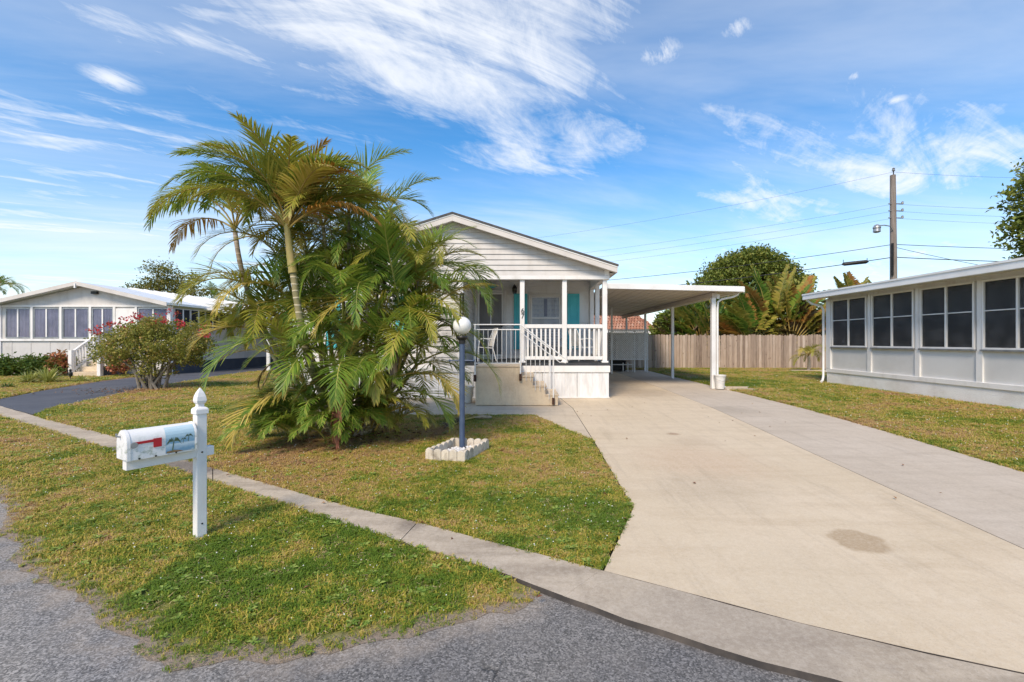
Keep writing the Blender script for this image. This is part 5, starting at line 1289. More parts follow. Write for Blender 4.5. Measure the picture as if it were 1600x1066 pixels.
# ------------------------------------------------------------------ mailbox
mbx = thing('mailbox', 'white mailbox with red flag and painted palm beach on a white post', 'mailbox', (-2.47, 3.46, 0.0))
px, py, w = -2.47, 3.46, 0.035
ad = Vector((-0.53, -0.848, 0)).normalized(); sdv = Vector((-ad.y, ad.x, 0)) * -1    # sdv points left of the box (away from the camera side)
side = Vector((ad.y, -ad.x, 0)) * -1
if side.x < 0: side = -side                                                            # visible flank, to the right
def B(t, s, z):
    t = t * 0.92 if t > 0.05 else t
    return Vector((px, py, 0)) + ad * t + side * s + Vector((0, 0, z))
aw = 0.032
MB().hexa([B(-w, -w, -0.02), B(-w, w, -0.02), B(w, w, -0.02), B(w, -w, -0.02), B(-w, -w, 0.985), B(-w, w, 0.985), B(w, w, 0.985), B(w, -w, 0.985)]).build('post', MT['trim'], mbx, bevel=0.006)
fin = MB().lathe([(w + 0.008, 0.0), (w + 0.008, 0.035), (w + 0.002, 0.045), (w * 0.62, 0.055), (w * 0.62, 0.075), (w * 0.86, 0.085), (w * 0.98, 0.10), (w * 0.88, 0.13), (w * 0.62, 0.16), (w * 0.25, 0.187), (0.003, 0.197)], (px, py, 0.948), 4, square=True)
ya = math.atan2(ad.y, ad.x)
fin.v = [(px + (a - px) * math.cos(ya) - (b - py) * math.sin(ya), py + (a - px) * math.sin(ya) + (b - py) * math.cos(ya), c) for a, b, c in fin.v]
fin.build('finial', MT['trim'], mbx, bevel=0.004)
MB().hexa([B(-0.085, -aw, 0.625), B(-0.085, aw, 0.625), B(0.49, aw, 0.625), B(0.49, -aw, 0.625), B(-0.085, -aw, 0.693), B(-0.085, aw, 0.693), B(0.49, aw, 0.693), B(0.49, -aw, 0.693)]).build('arm', MT['trim'], mbx, bevel=0.004)
def dome(t, hw=0.082, zb=0.697, zs=0.812, zt=0.895, grow=0.0):
    pts = [B(t, -hw - grow, zb), B(t, hw + grow, zb)]
    for i in range(13):
        a = PI * i / 12; pts.append(B(t, (hw + grow) * math.cos(a), zs + (zt - zs + grow) * math.sin(a)))
    return pts
prof = dome(0.062); bodyv = prof + dome(0.50); k = len(prof)
bd = MB().add(bodyv, [tuple(range(k)), tuple(range(2 * k - 1, k - 1, -1))] + [(i, (i + 1) % k, k + (i + 1) % k, k + i) for i in range(k)]).build('box_body', MT['box'], mbx, smooth=True, sharp=40)
for t0, t1 in ((0.058, 0.07), (0.482, 0.502)):
    a, b = dome(t0, grow=0.004), dome(t1, grow=0.004)
    MB().add(a + b, [tuple(range(k)), tuple(range(2 * k - 1, k - 1, -1))] + [(i, (i + 1) % k, k + (i + 1) % k, k + i) for i in range(k)]).build('hem', MT['box'], bd, smooth=True, sharp=40)
a, b = dome(0.503, 0.078, 0.70, 0.81, 0.889), dome(0.511, 0.072, 0.705, 0.81, 0.882)
dr = MB().add(a + b, [tuple(range(k)), tuple(range(2 * k - 1, k - 1, -1))] + [(i, (i + 1) % k, k + (i + 1) % k, k + i) for i in range(k)]).build('box_door', MT['box'], bd, smooth=True, sharp=30)
MB().tube([B(0.512, 0, 0.855), B(0.535, 0, 0.86), B(0.535, 0, 0.88)], 0.006, 6).build('latch', MT['grey_metal'], dr)
# flag
fg = MB().hexa([B(0.465, 0.0835, 0.803), B(0.465, 0.0875, 0.803), B(0.295, 0.0875, 0.803), B(0.295, 0.0835, 0.803), B(0.465, 0.0835, 0.818), B(0.465, 0.0875, 0.818), B(0.295, 0.0875, 0.822), B(0.295, 0.0835, 0.822)])
fg.hexa([B(0.345, 0.0834, 0.765), B(0.345, 0.0876, 0.765), B(0.294, 0.0876, 0.765), B(0.294, 0.0834, 0.765), B(0.345, 0.0834, 0.826), B(0.345, 0.0876, 0.826), B(0.294, 0.0876, 0.826), B(0.294, 0.0834, 0.826)])
fo = fg.build('flag', MT['red'], bd)
pc = B(0.462, 0.085, 0.800)
MB().tube([pc - side * 0.001, pc + side * 0.008], 0.020, 14).build('pivot_plate', MT['grey_metal'], fo)
# painted seascape on the flank near the post, its palm and sand
def onside(t, z, e): return B(t, 0.0822 + e, z)
pp = [onside(0.08, 0.705, 0.0008), onside(0.265, 0.705, 0.0008), onside(0.265, 0.812, 0.0008)]
arc = [(0.082 * math.cos(PI * i / 12) , 0.812 + 0.083 * math.sin(PI * i / 12)) for i in range(1, 5)]
mbp = MB(); cols = [(0.0822, 0.705), (0.0822, 0.812)] + arc
vs = []
for (s_, z_) in cols:
    for t in (0.075, 0.268): vs.append(B(t, s_ + 0.0012, z_ + 0.0008))
mbp.add(vs, [(2 * i, 2 * i + 1, 2 * i + 3, 2 * i + 2) for i in range(len(cols) - 1)]); mbp.build('painted_scene', MT['picture'], bd)
mp = MB()
def pal(tc, zc, sc_):
    mp.add([onside(tc + 0.004 * sc_, zc, 0.0022), onside(tc - 0.004 * sc_, zc, 0.0022), onside(tc - 0.010 * sc_, zc + 0.055 * sc_, 0.0022), onside(tc - 0.005 * sc_, zc + 0.055 * sc_, 0.0022)], [(0, 1, 2, 3)])
    c = (tc - 0.008 * sc_, zc + 0.056 * sc_)
    for a in (20, 60, 110, 150, 185, -5, 85, 130):
        l = 0.042 * sc_; dx_, dz_ = math.cos(R(a)) * l, math.sin(R(a)) * l * 0.55 - 0.008 * sc_
        q = (c[0] + dx_ * 0.55, c[1] + dz_ * 0.55 + 0.010 * sc_); e = (c[0] + dx_, c[1] + dz_ - 0.012 * sc_)
        mp.add([onside(c[0], c[1], 0.0024), onside(q[0], q[1] + 0.007 * sc_, 0.0024), onside(e[0], e[1], 0.0024), onside(q[0], q[1] - 0.006 * sc_, 0.0024)], [(0, 1, 2, 3)])
pal(0.225, 0.715, 1.25); pal(0.12, 0.77, 0.7); pal(0.155, 0.762, 0.5)
mp.build('painted_palm', MT['picture_palm'], bd)
MB().add([onside(0.262, 0.706, 0.002), onside(0.15, 0.706, 0.002), onside(0.175, 0.716, 0.002), onside(0.215, 0.724, 0.002), onside(0.262, 0.718, 0.002)], [(0, 1, 2, 3, 4)]).build('painted_sand', MT['picture_sand'], bd)
for t in (0.20, 0.33, 0.43):
    c = B(t, 0.0825, 0.703); MB().tube([c, c + side * 0.004], 0.006, 8).build('screw', MT['black'], bd)
for z in (0.965, 0.66, 0.12):
    c = B(0.0, w, z); MB().tube([c - side * 0.001, c + side * 0.003], 0.0065, 8).build('screw', MT['black'], mbx)

# ------------------------------------------------------------------ lamp post
lx, ly = -0.86, 6.24
lp = thing('lamp_post', 'slate blue lamp post with white globe in the front lawn', 'lamp post', (lx, ly, 0.0))
MB().tube([(lx, ly, 0.0), (lx, ly, 1.50)], 0.038, 20).build('pole', MT['blue_pole'], lp, smooth=True)
MB().lathe([(0.038, 0), (0.046, 0.003), (0.046, 0.05), (0.075, 0.075), (0.08, 0.09), (0.07, 0.11), (0.05, 0.115)], (lx, ly, 1.46), 24).build('fitter', MT['black'], lp, smooth=True)
gv = [(0.124 * math.sin(PI * i / 20), -0.124 * math.cos(PI * i / 20)) for i in range(2, 21)]
MB().lathe([(max(r, 0.001), z) for r, z in gv], (lx, ly, 1.711), 36).build('globe', MT['globe'], lp, smooth=True)
MB().tube([(lx - 0.17, ly, 1.232), (lx + 0.16, ly, 1.232)], 0.011, 8).build('ladder_rest', MT['blue_pole'], lp)
for s in (-0.17, 0.16):
    MB().lathe([(0.004, -0.018), (0.017, -0.008), (0.017, 0.008), (0.004, 0.018)], (lx + s, ly, 1.232), 10).build('end_knob', MT['blue_pole'], lp)
# planter of scalloped edging blocks
plr = thing('planter_ring', 'scalloped concrete edging ring around the lamp post base', 'planter', (-0.875, 5.99, 0.0))
c0, c1 = Vector((-1.245, 5.69, 0)), Vector((-0.735, 5.585, 0)); c2 = c1 + Vector((0.245, 0.69, 0)); c3 = c0 + Vector((0.245, 0.69, 0))
def edging(p, q, n, th_=0.05):
    d = (q - p).normalized(); nrm = Vector((-d.y, d.x, 0)); L = (q - p).length
    k = 0
    for i in range(n):
        a = p + d * (L * i / n + 0.002); b = p + d * (L * (i + 1) / n - 0.002); m_ = (b - a).length
        zb = -0.02; zt = 0.118 + random.uniform(-0.004, 0.004); pts = [a + Vector((0, 0, zb)), b + Vector((0, 0, zb))]
        for j in range(9):
            t = PI * j / 8; pts.append(a.lerp(b, 0.5 + 0.5 * math.cos(t)) + Vector((0, 0, zt + 0.035 * math.sin(t))))
        MB().prism(pts, nrm * th_).build('edging_block', MT['stone_edge'], plr, bevel=0.006)
edging(c0, c1, 5); edging(c1, c2, 6); edging(c2, c3, 5); edging(c3, c0, 6)
# pebbles
ico = bmesh.new(); bmesh.ops.create_icosphere(ico, subdivisions=1, radius=1.0); iv = [v.co.copy() for v in ico.verts]; fi = [tuple(v.index for v in f.verts) for f in ico.faces]; ico.free()
peb = MB(); rr = random.Random(3)
e1 = (c1 - c0); e2 = (c3 - c0)
for i in range(420):
    a, b = rr.uniform(0.11, 0.89), rr.uniform(0.09, 0.91)
    c = c0 + e1 * a + e2 * b; s_ = rr.uniform(0.011, 0.024); z = 0.024 + rr.uniform(0, 0.015) + 0.02 * (1 - abs(a - 0.5) * 2)
    if (c - Vector((lx, ly, 0))).length < 0.05: continue
    rot = Matrix.Rotation(rr.uniform(0, 6.3), 3, 'Z'); sc3 = Vector((s_, s_ * rr.uniform(0.6, 0.9), s_ * rr.uniform(0.5, 0.7)))
    peb.add([c + Vector((0, 0, z)) + rot @ Vector((v.x * sc3.x, v.y * sc3.y, v.z * sc3.z)) * rr.uniform(0.9, 1.1) for v in iv], fi)
tag(peb.build('pebbles', MT['white_stone'], None, smooth=True, sharp=80), 'white decorative pebbles filling the planter around the lamp post', 'pebbles', kind='stuff')
MB().hexa([tuple(c0 + e1 * a + e2 * b + Vector((0, 0, z))) for z in (0.0, 0.026) for a, b in ((0.08, 0.06), (0.92, 0.06), (0.92, 0.94), (0.08, 0.94))]).build('gravel_bed', MT['white_stone'], plr)

# ------------------------------------------------------------------ plants
def frond_mesh(name, L, th0, droop, seed, nl=46, ll=0.46, lw=0.012, vee=28, hang=0.55, start=0.2, roll=0.0, r0=0.016, gap=1.0, sway=0.0, fwd=52):
    """pinnate leaf: arching rachis heading +X from the origin, leaflets on both sides"""
    rr = random.Random(seed); mb = MB(); n = 22
    pts = [Vector((0, 0, 0))]; tans = []
    yaw = 0.0
    for i in range(n):
        t = (i + 0.5) / n; th = th0 - droop * t ** 1.35; yaw = sway * t * t
        d = Vector((math.cos(th) * math.cos(yaw), math.cos(th) * math.sin(yaw), math.sin(th))); tans.append(d); pts.append(pts[-1] + d * (L / n))
    tans.append(tans[-1])
    mb.tube(pts[::2] + ([pts[-1]] if n % 2 else []), [r0 * (1 - 0.8 * i / 11) for i in range(12)], 5, 1)
    def at(t):
        f = t * n; i = min(int(f), n - 1); return pts[i].lerp(pts[i + 1], f - i), tans[i].lerp(tans[i + 1], f - i).normalized()
    for k in range(nl):
        t = start + (1 - start) * (k + 0.5) / nl
        p, d = at(t); up0 = Vector((0, 0, 1)); lat = d.cross(up0)
        if lat.length < 0.05: lat = Vector((0, -1, 0))
        lat.normalize(); nu = lat.cross(d).normalized()
        u = (t - start) / (1 - start)
        prof = (0.62 + 0.38 * math.sin(PI * min(1, u * 1.25 + 0.12))) * (1 - 0.55 * max(0, u - 0.6) / 0.4)
        for s in (-1, 1):
            if rr.random() > gap: continue
            q = lat * s
            rl = roll + R(rr.uniform(-7, 7)); vq = R(vee + rr.uniform(-9, 9))
            e = (q * math.cos(vq) + nu * math.sin(vq))
            e = Matrix.Rotation(rl, 3, d) @ e
            ang = R(fwd + rr.uniform(-8, 8) - 22 * u)
            dirv = (d * math.cos(ang) + e * math.sin(ang)).normalized()
            ln = ll * prof * rr.uniform(0.86, 1.12); w = lw * (0.75 + 0.4 * prof) * 0.5
            c = p + d * rr.uniform(-0.008, 0.008); vs = []; tp = []; m = 4
            hg = hang * rr.uniform(0.7, 1.35)
            wd = dirv.cross(nu)
            if wd.length < 0.05: wd = d.copy()
            wd.normalize()
            cur = c.copy(); dd = dirv.copy()
            for j in range(m + 1):
                f = j / m; ww = w * (0.55 + 1.0 * math.sin(PI * min(0.97, 0.18 + f * 0.80)))
                if j == m: vs.append(cur.copy()); tp.append(min(1, 0.5 * u + 0.55))
                else: vs += [cur - wd * ww, cur + wd * ww]; tp += [min(1, 0.5 * u + 0.55 * f)] * 2
                dd = (dd + Vector((0, 0, -1)) * (hg * 0.36 * (0.4 + f))).normalized(); cur = cur + dd * (ln / m)
            fs = [(2 * j, 2 * j + 1, 2 * j + 3, 2 * j + 2) for j in range(m - 1)] + [(2 * m - 2, 2 * m - 1, 2 * m)]
            mb.add(vs, fs, 0, [0.02 + q_ for q_ in tp])
    k_ = len(mb.v)
    me = mb.mesh(name, smooth=True)
    return me
PAL = {'green': ('palm_green', 'rachis_green'), 'olive': ('palm_olive', 'rachis_yellow'), 'yellow': ('palm_yellow', 'rachis_yellow'), 'orange': ('palm_orange', 'rachis_yellow'), 'dead': ('palm_dead', 'rachis_dead'), 'red': ('palm_red', 'rachis_dead')}
def add_frond(root, base, az, me, roll=0.0, tilt=0.0, label=None):
    o = bpy.data.objects.new('frond', me); COL.objects.link(o); o.parent = root
    o.location = Vector(base) - OFF[root]; o.rotation_euler = (R(roll), R(tilt), R(az))
    if label: o['label'] = label
    return o
FM = {}
def frond_lib(col, kind, v):
    """shared frond meshes: kind up / arch / flat / hang, few variants per colour"""
    key = (col, kind, v)
    if key in FM: return FM[key]
    spec = {'up': (1.75, R(80), R(78)), 'arch': (1.85, R(66), R(128)), 'flat': (1.7, R(38), R(112)), 'low': (1.4, R(18), R(95)), 'hang': (1.5, R(-15), R(70)), 'small': (1.0, R(62), R(110))}[kind]
    L, th, dr = spec
    rr = random.Random(hash((col, kind, v)) & 0xffff if False else (len(FM) * 31 + v))
    me = frond_mesh('frond', L * rr.uniform(0.88, 1.12), th + R(rr.uniform(-6, 6)), dr * rr.uniform(0.85, 1.15), 100 + len(FM), nl=46 if kind != 'small' else 34, ll=0.50 if kind != 'small' else 0.32,
                    lw=0.012, vee=rr.uniform(18, 38), hang=0.38 if kind != 'hang' else 0.9, sway=rr.uniform(-0.4, 0.4), gap=0.97)
    a, b = PAL[col]; me.materials.append(MT[a]); me.materials.append(MT[b])
    FM[key] = me
    return me
PY = 7.4
def stem(root, pts, r0, r1, mat, n=10, name='stem'):
    k = len(pts)
    # smooth the stem with a few in-between points
    P = [Vector(p) for p in pts]; Q = []
    for i in range(k - 1):
        a, b = P[i], P[i + 1]; p0 = P[max(i - 1, 0)]; p3 = P[min(i + 2, k - 1)]
        for j in range(6):
            t = j / 6
            Q.append(0.5 * ((2 * a) + (b - p0) * t + (2 * p0 - 5 * a + 4 * b - p3) * t * t + (3 * a - p0 - 3 * b + p3) * t ** 3))
    Q.append(P[-1])
    rs = [(r0 + (r1 - r0) * i / (len(Q) - 1)) * (1 + 0.05 * math.sin(i * 2.3)) for i in range(len(Q))]
    return MB().tube(Q, rs, n).build(name, mat, root, smooth=True, sharp=70)
# --- the tall stem
tp = thing('tall_areca_palm', 'tallest palm with ringed trunk and pale crownshaft leaning left', 'palm', (-2.896, 7.1, 0.142)[:2] + (0.0,))
stem(tp, [(-2.826, 7, -0.016), (-2.924, 6.6, 0.683), (-3.028, 6.35, 1.295), (-3.112, 6.25, 1.957), (-3.157, 6.2, 2.442)], 0.056, 0.042, MT['palm_trunk'], 12, 'trunk')
stem(tp, [(-3.157, 6.2, 2.424), (-3.192, 6.2, 2.651), (-3.218, 6.2, 2.869), (-3.244, 6.2, 3.087)], 0.058, 0.036, MT['crownshaft'], 12, 'crownshaft')
ct = Vector((-3.235, 6.2, 3.017))
# azimuth: 0 right, 90 away, 180 left, 270 toward the camera
def one(root, base, az, L, th0, dr, col, seed, **kw):
    me = frond_mesh('frond', L, R(th0), R(dr), seed, **kw); a, b = PAL[col]; me.materials.append(MT[a]); me.materials.append(MT[b])
    return add_frond(root, base, az, me)
for (az, L, th, dr, col, seed, ll, hang, vee) in (
    (178, 2.30, 80, 165, 'green', 1, 0.48, 0.5, 15), (172, 2.15, 62, 120, 'green', 2, 0.50, 0.6, 12), (205, 1.75, 80, 110, 'green', 3, 0.48, 0.35, 25), (150, 1.6, 84, 75, 'green', 4, 0.46, 0.3, 25),
    (262, 1.55, 85, 80, 'olive', 5, 0.44, 0.35, 28), (40, 1.6, 78, 100, 'olive', 6, 0.44, 0.4, 25), (5, 1.75, 66, 125, 'olive', 7, 0.44, 0.45, 15), (-22, 1.55, 70, 105, 'orange', 8, 0.42, 0.5, 25),
    (12, 1.6, 48, 70, 'olive', 9, 0.40, 0.5, 12), (320, 1.5, 60, 85, 'yellow', 10, 0.40, 0.6, 25), (225, 1.45, 56, 130, 'olive', 11, 0.40, 0.7, 20), (90, 1.6, 62, 95, 'green', 12, 0.44, 0.4, 25),
    (-5, 1.35, 86, 50, 'orange', 13, 0.38, 0.4, 25), (120, 1.6, 72, 90, 'green', 14, 0.46, 0.4, 25), (192, 1.75, 72, 85, 'green', 15, 0.48, 0.35, 20), (186, 1.7, 88, 95, 'green', 16, 0.46, 0.4, 25), (240, 1.5, 78, 100, 'olive', 17, 0.44, 0.4, 22),
    (165, 2.0, 74, 140, 'green', 18, 0.48, 0.5, 15), (215, 1.7, 66, 125, 'green', 19, 0.46, 0.5, 18), (183, 2.1, 50, 105, 'olive', 20, 0.46, 0.7, 10), (25, 1.75, 60, 120, 'olive', 31, 0.44, 0.5, 15), (-12, 1.75, 80, 120, 'olive', 32, 0.44, 0.4, 25), (60, 1.6, 84, 70, 'green', 33, 0.44, 0.35, 25), (300, 1.5, 82, 95, 'olive', 34, 0.42, 0.4, 25), (338, 1.7, 74, 115, 'green', 35, 0.44, 0.45, 20), (140, 1.8, 60, 110, 'green', 36, 0.46, 0.5, 15), (350, 1.5, 40, 90, 'orange', 37, 0.40, 0.7, 10)):
    one(tp, ct, az, L, th, dr, col, seed, ll=ll, nl=62, hang=hang, vee=vee)
# flower stalk drying under the crown
sd_ = MB(); rr = random.Random(4); c_ = Vector((-3.241, 7.2, 3.343))
for k in range(26):
    a = rr.uniform(0, 6.3); q = c_ + Vector((0.16 * math.cos(a), 0.12 * math.sin(a), rr.uniform(-0.1, 0.35)))
    sd_.tube([ct + Vector((0.02, -0.05, 0.05)), (ct + q) / 2 + Vector((0, 0, 0.22)), q, q + Vector((rr.uniform(-0.03, 0.03), 0, -rr.uniform(0.12, 0.3)))], 0.004, 4)
sd_.build('flower_stalk', MT['rope'], tp)
# --- slender leaning stem at left
sp_ = thing('slender_areca_palm', 'slender leaning palm with drooping orange-tipped fronds left of tallest', 'palm', (-3.421, 7.6, 0.132)[:2] + (0.0,))
stem(sp_, [(-3.367, 7.6, 0.089), (-3.795, 7.6, 0.773), (-4.163, 7.55, 1.415), (-4.451, 7.5, 2.006), (-4.673, 7.5, 2.703), (-4.778, 7.5, 3.314)], 0.045, 0.036, MT['palm_stem_grey'], 9, 'trunk')
cs = Vector((-4.778, 7.5, 3.335))
one(sp_, cs, 182, 1.75, 56, 128, 'green', 21, ll=0.5, nl=48, hang=0.7, vee=10)
one(sp_, cs, 168, 1.55, 35, 112, 'orange', 22, ll=0.42, nl=36, hang=0.9, vee=5)
one(sp_, cs, 200, 1.6, 70, 150, 'olive', 23, ll=0.44, nl=44, hang=0.6)
one(sp_, cs, 10, 1.5, 66, 115, 'olive', 24, ll=0.44, nl=42, hang=0.5)
one(sp_, cs, -40, 1.4, 50, 120, 'yellow', 25, ll=0.42, nl=40, hang=0.6)
one(sp_, cs, 270, 1.3, 80, 90, 'olive', 26, ll=0.42, nl=40)
one(sp_, cs, 80, 1.5, 62, 90, 'green', 27, ll=0.44, nl=40)
one(sp_, cs, 140, 1.5, 76, 110, 'green', 28, ll=0.46, nl=42)
one(sp_, cs, 35, 1.1, 84, 40, 'orange', 29, ll=0.3, nl=36)
# --- the bushy clump
cl_ = thing('areca_palm_clump', 'dense bushy clump of green palm fronds in front of the house', 'palm', (-2.86, 7.5, 0.0))
rr = random.Random(21)
tips = [(560, 405, 7.5), (602, 430, 7.2), (535, 425, 7.9), (640, 432, 7.7), (652, 468, 7.3), (508, 470, 7.6), (575, 470, 6.95), (628, 500, 6.9), (536, 505, 6.85), (635, 535, 7.0), (598, 395, 8.1), (500, 550, 6.8),
        (585, 560, 6.7), (622, 588, 6.75), (540, 590, 6.6), (610, 615, 6.7), (480, 610, 6.8), (650, 570, 7.2), (560, 350, 7.9), (655, 505, 7.6), (505, 352, 6.9), (545, 335, 7.3), (425, 478, 7.4), (448, 430, 7.6), (405, 515, 7.2), (470, 500, 7.5), (480, 400, 7.7), (655, 430, 7.5)]
for i, (qx, qy, Y) in enumerate(tips):
    X_ = (qx - 820) * Y / 711; Z_ = 1.5 - (qy - 532) * Y / 711
    b0_ = Vector((-2.86 + (X_ + 2.86) * 0.28 + rr.uniform(-0.12, 0.12), 7.5 + (Y - 7.5) * 0.4 + rr.uniform(-0.1, 0.1), -0.02)); b1_ = Vector((X_, Y, Z_))
    m_ = b0_.lerp(b1_, 0.55) + Vector(((X_ + 2.86) * 0.06, 0, 0.06))
    stem(cl_, [b0_, m_, b1_], 0.034, 0.024, MT['palm_trunk' if i % 3 else 'palm_stem_grey'], 7)
    n_ = 8 if Z_ > 1.2 else 7
    a0 = rr.uniform(0, 360)
    for k in range(n_):
        u = k / n_
        kind = 'up' if k == 0 else 'arch' if k < 3 else 'flat' if k < 6 else 'low'
        if Z_ < 1.0 and kind == 'flat' and k == 5: kind = 'low'
        if Z_ < 0.75 and kind in ('up', 'arch'): kind = 'small'
        c = 'green'
        q = rr.random()
        left = qx < 500
        if kind == 'low' and q < 0.35: c = 'yellow'
        elif q < (0.5 if left else 0.30): c = 'olive'
        elif q < (0.6 if left else 0.36): c = 'yellow'
        az = a0 + k * 137.5
        add_frond(cl_, b1_, az, frond_lib(c, kind, rr.randrange(3)), roll=rr.uniform(-12, 12)).scale = (rr.uniform(0.78, 1.0),) * 3
# fronds that stand out in the photograph
one(cl_, (-1.335, 7.3, 2.342), 5, 1.35, 62, 150, 'green', 41, ll=0.36, nl=44, hang=0.6, vee=8)
one(cl_, (-1.355, 7.3, 2.137), 8, 1.0, 40, 55, 'yellow', 42, ll=0.30, nl=36, hang=0.6, vee=5)
one(cl_, (-1.665, 7.4, 2.562), 10, 1.15, 55, 85, 'olive', 43, ll=0.36, nl=40, hang=0.5)
one(cl_, (-1.613, 6.95, 1.373), -8, 1.0, 48, 150, 'green', 44, ll=0.40, nl=42, hang=0.8, vee=8)
one(cl_, (-1.747, 6.9, 1.762), -25, 1.2, 50, 140, 'green', 45, ll=0.42, nl=42, hang=0.8, vee=8)
one(cl_, (-3.575, 7.1, 1.67), 182, 1.05, 40, 140, 'yellow', 46, ll=0.40, nl=48, hang=1.0, vee=3)
one(cl_, (-3.695, 7.1, 1.77), 178, 1.25, 48, 140, 'olive', 47, ll=0.44, nl=48, hang=0.9, vee=3)
one(cl_, (-3.848, 7.2, 1.824), 170, 1.25, 45, 145, 'olive', 49, ll=0.42, nl=46, hang=0.9)
one(cl_, (-2.567, 6.25, 0.99), 285, 0.88, -76, 14, 'red', 50, ll=0.36, nl=40, hang=1.3, fwd=22)
one(cl_, (-2.494, 6.2, 0.977), 262, 0.85, -80, 10, 'red', 51, ll=0.34, nl=36, hang=1.3, fwd=18)
one(cl_, (-3.688, 6.9, 1.228), 190, 0.6, -20, 85, 'dead', 52, ll=0.26, nl=16, hang=1.3, fwd=20)
one(cl_, (-3.833, 6.9, 1.083), 190, 0.95, -60, 40, 'dead', 53, ll=0.16, nl=20, hang=1.3, fwd=15)
one(cl_, (-1.986, 6.6, 1.611), 300, 0.75, -50, 40, 'dead', 54, ll=0.30, nl=24, hang=1.2, fwd=25)
one(cl_, (-2.377, 6.5, 1.244), 250, 0.8, -45, 45, 'yellow', 55, ll=0.30, nl=28, hang=1.2, fwd=25)
one(cl_, (-2.148, 6.5, 1.381), 290, 0.9, -30, 50, 'olive', 56, ll=0.32, nl=30, hang=1.1)
one(cl_, (-2.352, 7.6, 3.445), 15, 1.3, 74, 70, 'green', 57, ll=0.42, nl=44)
one(cl_, (-2.779, 7.6, 3.499), 80, 1.4, 80, 50, 'green', 58, ll=0.42, nl=44)
for k in range(76):          # the skirt of short fronds that hides the foot of the clump
    az = 165 + (k * 47) % 190; rad = rr.uniform(0.25, 1.0)
    add_frond(cl_, (-2.95 + 0.95 * rad * math.cos(R(az)), 7.2 + 0.75 * rad * math.sin(R(az)), rr.uniform(0.02, 0.75) * (1.15 - 0.7 * rad)), az + rr.uniform(-35, 35), frond_lib('green' if k % 4 else 'olive', 'small', rr.randrange(3)), roll=rr.uniform(-20, 20)).scale = (rr.uniform(0.65, 1.15),) * 3
lit = np.column_stack([rng.normal(-2.75, 0.85, 420), rng.normal(7.1, 0.55, 420), rng.uniform(0.008, 0.03, 420)])
V, Fq = leaf_cloud(lit, 0.09, rng, up=2.5, wid=0.18)
tag(link('leaf_litter', np_mesh('leaf_litter', V, Fq), MT['litter']), 'dry brown leaf litter scattered under the palm clump', 'leaf litter', kind='stuff')

# fallen sheath and seed stalk in the grass by the lamp post
fs_ = thing('fallen_palm_sheath', 'fallen pale palm sheath with dark dry stalk behind lamp post', 'palm sheath', (-0.96, 8.532) + (0.0,))
a_ = Vector((*(-0.634, 8.671), 0.045)); b_ = Vector((*(-0.956, 8.601), 0.055)); c_ = Vector((*(-1.105, 8.267), 0.05)); d_ = Vector((*(-1.286, 7.618), 0.05))
MB().tube([a_, a_.lerp(b_, 0.5) + Vector((0, 0, 0.012)), b_], [0.028, 0.036, 0.014], 9).build('sheath', MT['rope'], fs_, smooth=True)
MB().tube([b_, c_ + Vector((0, 0, 0.02)), d_], [0.013, 0.011, 0.008], 7).build('stalk', MT['rachis_yellow'], fs_, smooth=True)
sb_ = MB(); rr2 = random.Random(8)
for k in range(46):
    t = rr2.uniform(0.1, 1); p = c_.lerp(d_, t); e = p + Vector((rr2.uniform(-0.22, 0.03), rr2.uniform(-0.16, 0.12), rr2.uniform(-0.02, 0.10)))
    sb_.tube([p, p.lerp(e, 0.5) + Vector((0, 0, 0.03)), e], [0.006, 0.005, 0.003], 4)
sb_.build('seed_branches', MT['bark'], fs_)

# ------------------------------------------------------------------ bushes
def foliage(name, parent, P, size, mat, up=0.3, wid=0.55, **kw):
    V, Fq = leaf_cloud(P, size, rng, up, wid, **kw)
    V = V - np.array(OFF[parent]) if parent else V
    return link(name, np_mesh(name, V, Fq), mat, parent)
bgx, bgy = (-11.487, 14.033)
bg_ = thing('bougainvillea_bush', 'bougainvillea bush with crimson flowers beside the dark driveway', 'bush', (bgx, bgy, 0.0))
rr = random.Random(12)
tipsb = []
for k in range(17):
    a = rr.uniform(0, 6.3); r = rr.uniform(0.25, 1.6); h = rr.uniform(1.2, 2.25) - 0.22 * r
    e = Vector((bgx + 0.05 + r * 1.05 * math.cos(a), bgy + r * 0.8 * math.sin(a), h)); tipsb.append(e)
    b = Vector((bgx + rr.uniform(-0.3, 0.3), bgy + rr.uniform(-0.2, 0.2), -0.02))
    MB().tube([b, b.lerp(e, 0.3) + Vector((0, 0, 0.28)), b.lerp(e, 0.65) + Vector((0, 0, 0.2)), e], [0.045, 0.032, 0.02, 0.008], 7).build('stem', MT['pale_bark'], bg_, smooth=True)
blobs = [((e.x, e.y, e.z), (0.42, 0.40, 0.26)) for e in tipsb] + [((bgx + 0.1, bgy, 1.5), (1.45, 1.1, 0.65)), ((bgx - 0.6, bgy, 1.25), (0.9, 0.7, 0.5)), ((bgx + 0.9, bgy - 0.1, 1.45), (0.8, 0.7, 0.45)), ((bgx + 0.05, bgy, 0.85), (0.75, 0.6, 0.5))]
foliage('foliage', bg_, clumped(blobs, 760, 24, 0.085, rng, 0.3), 0.07, MT['leaf_boug'], 0.3, 0.62)
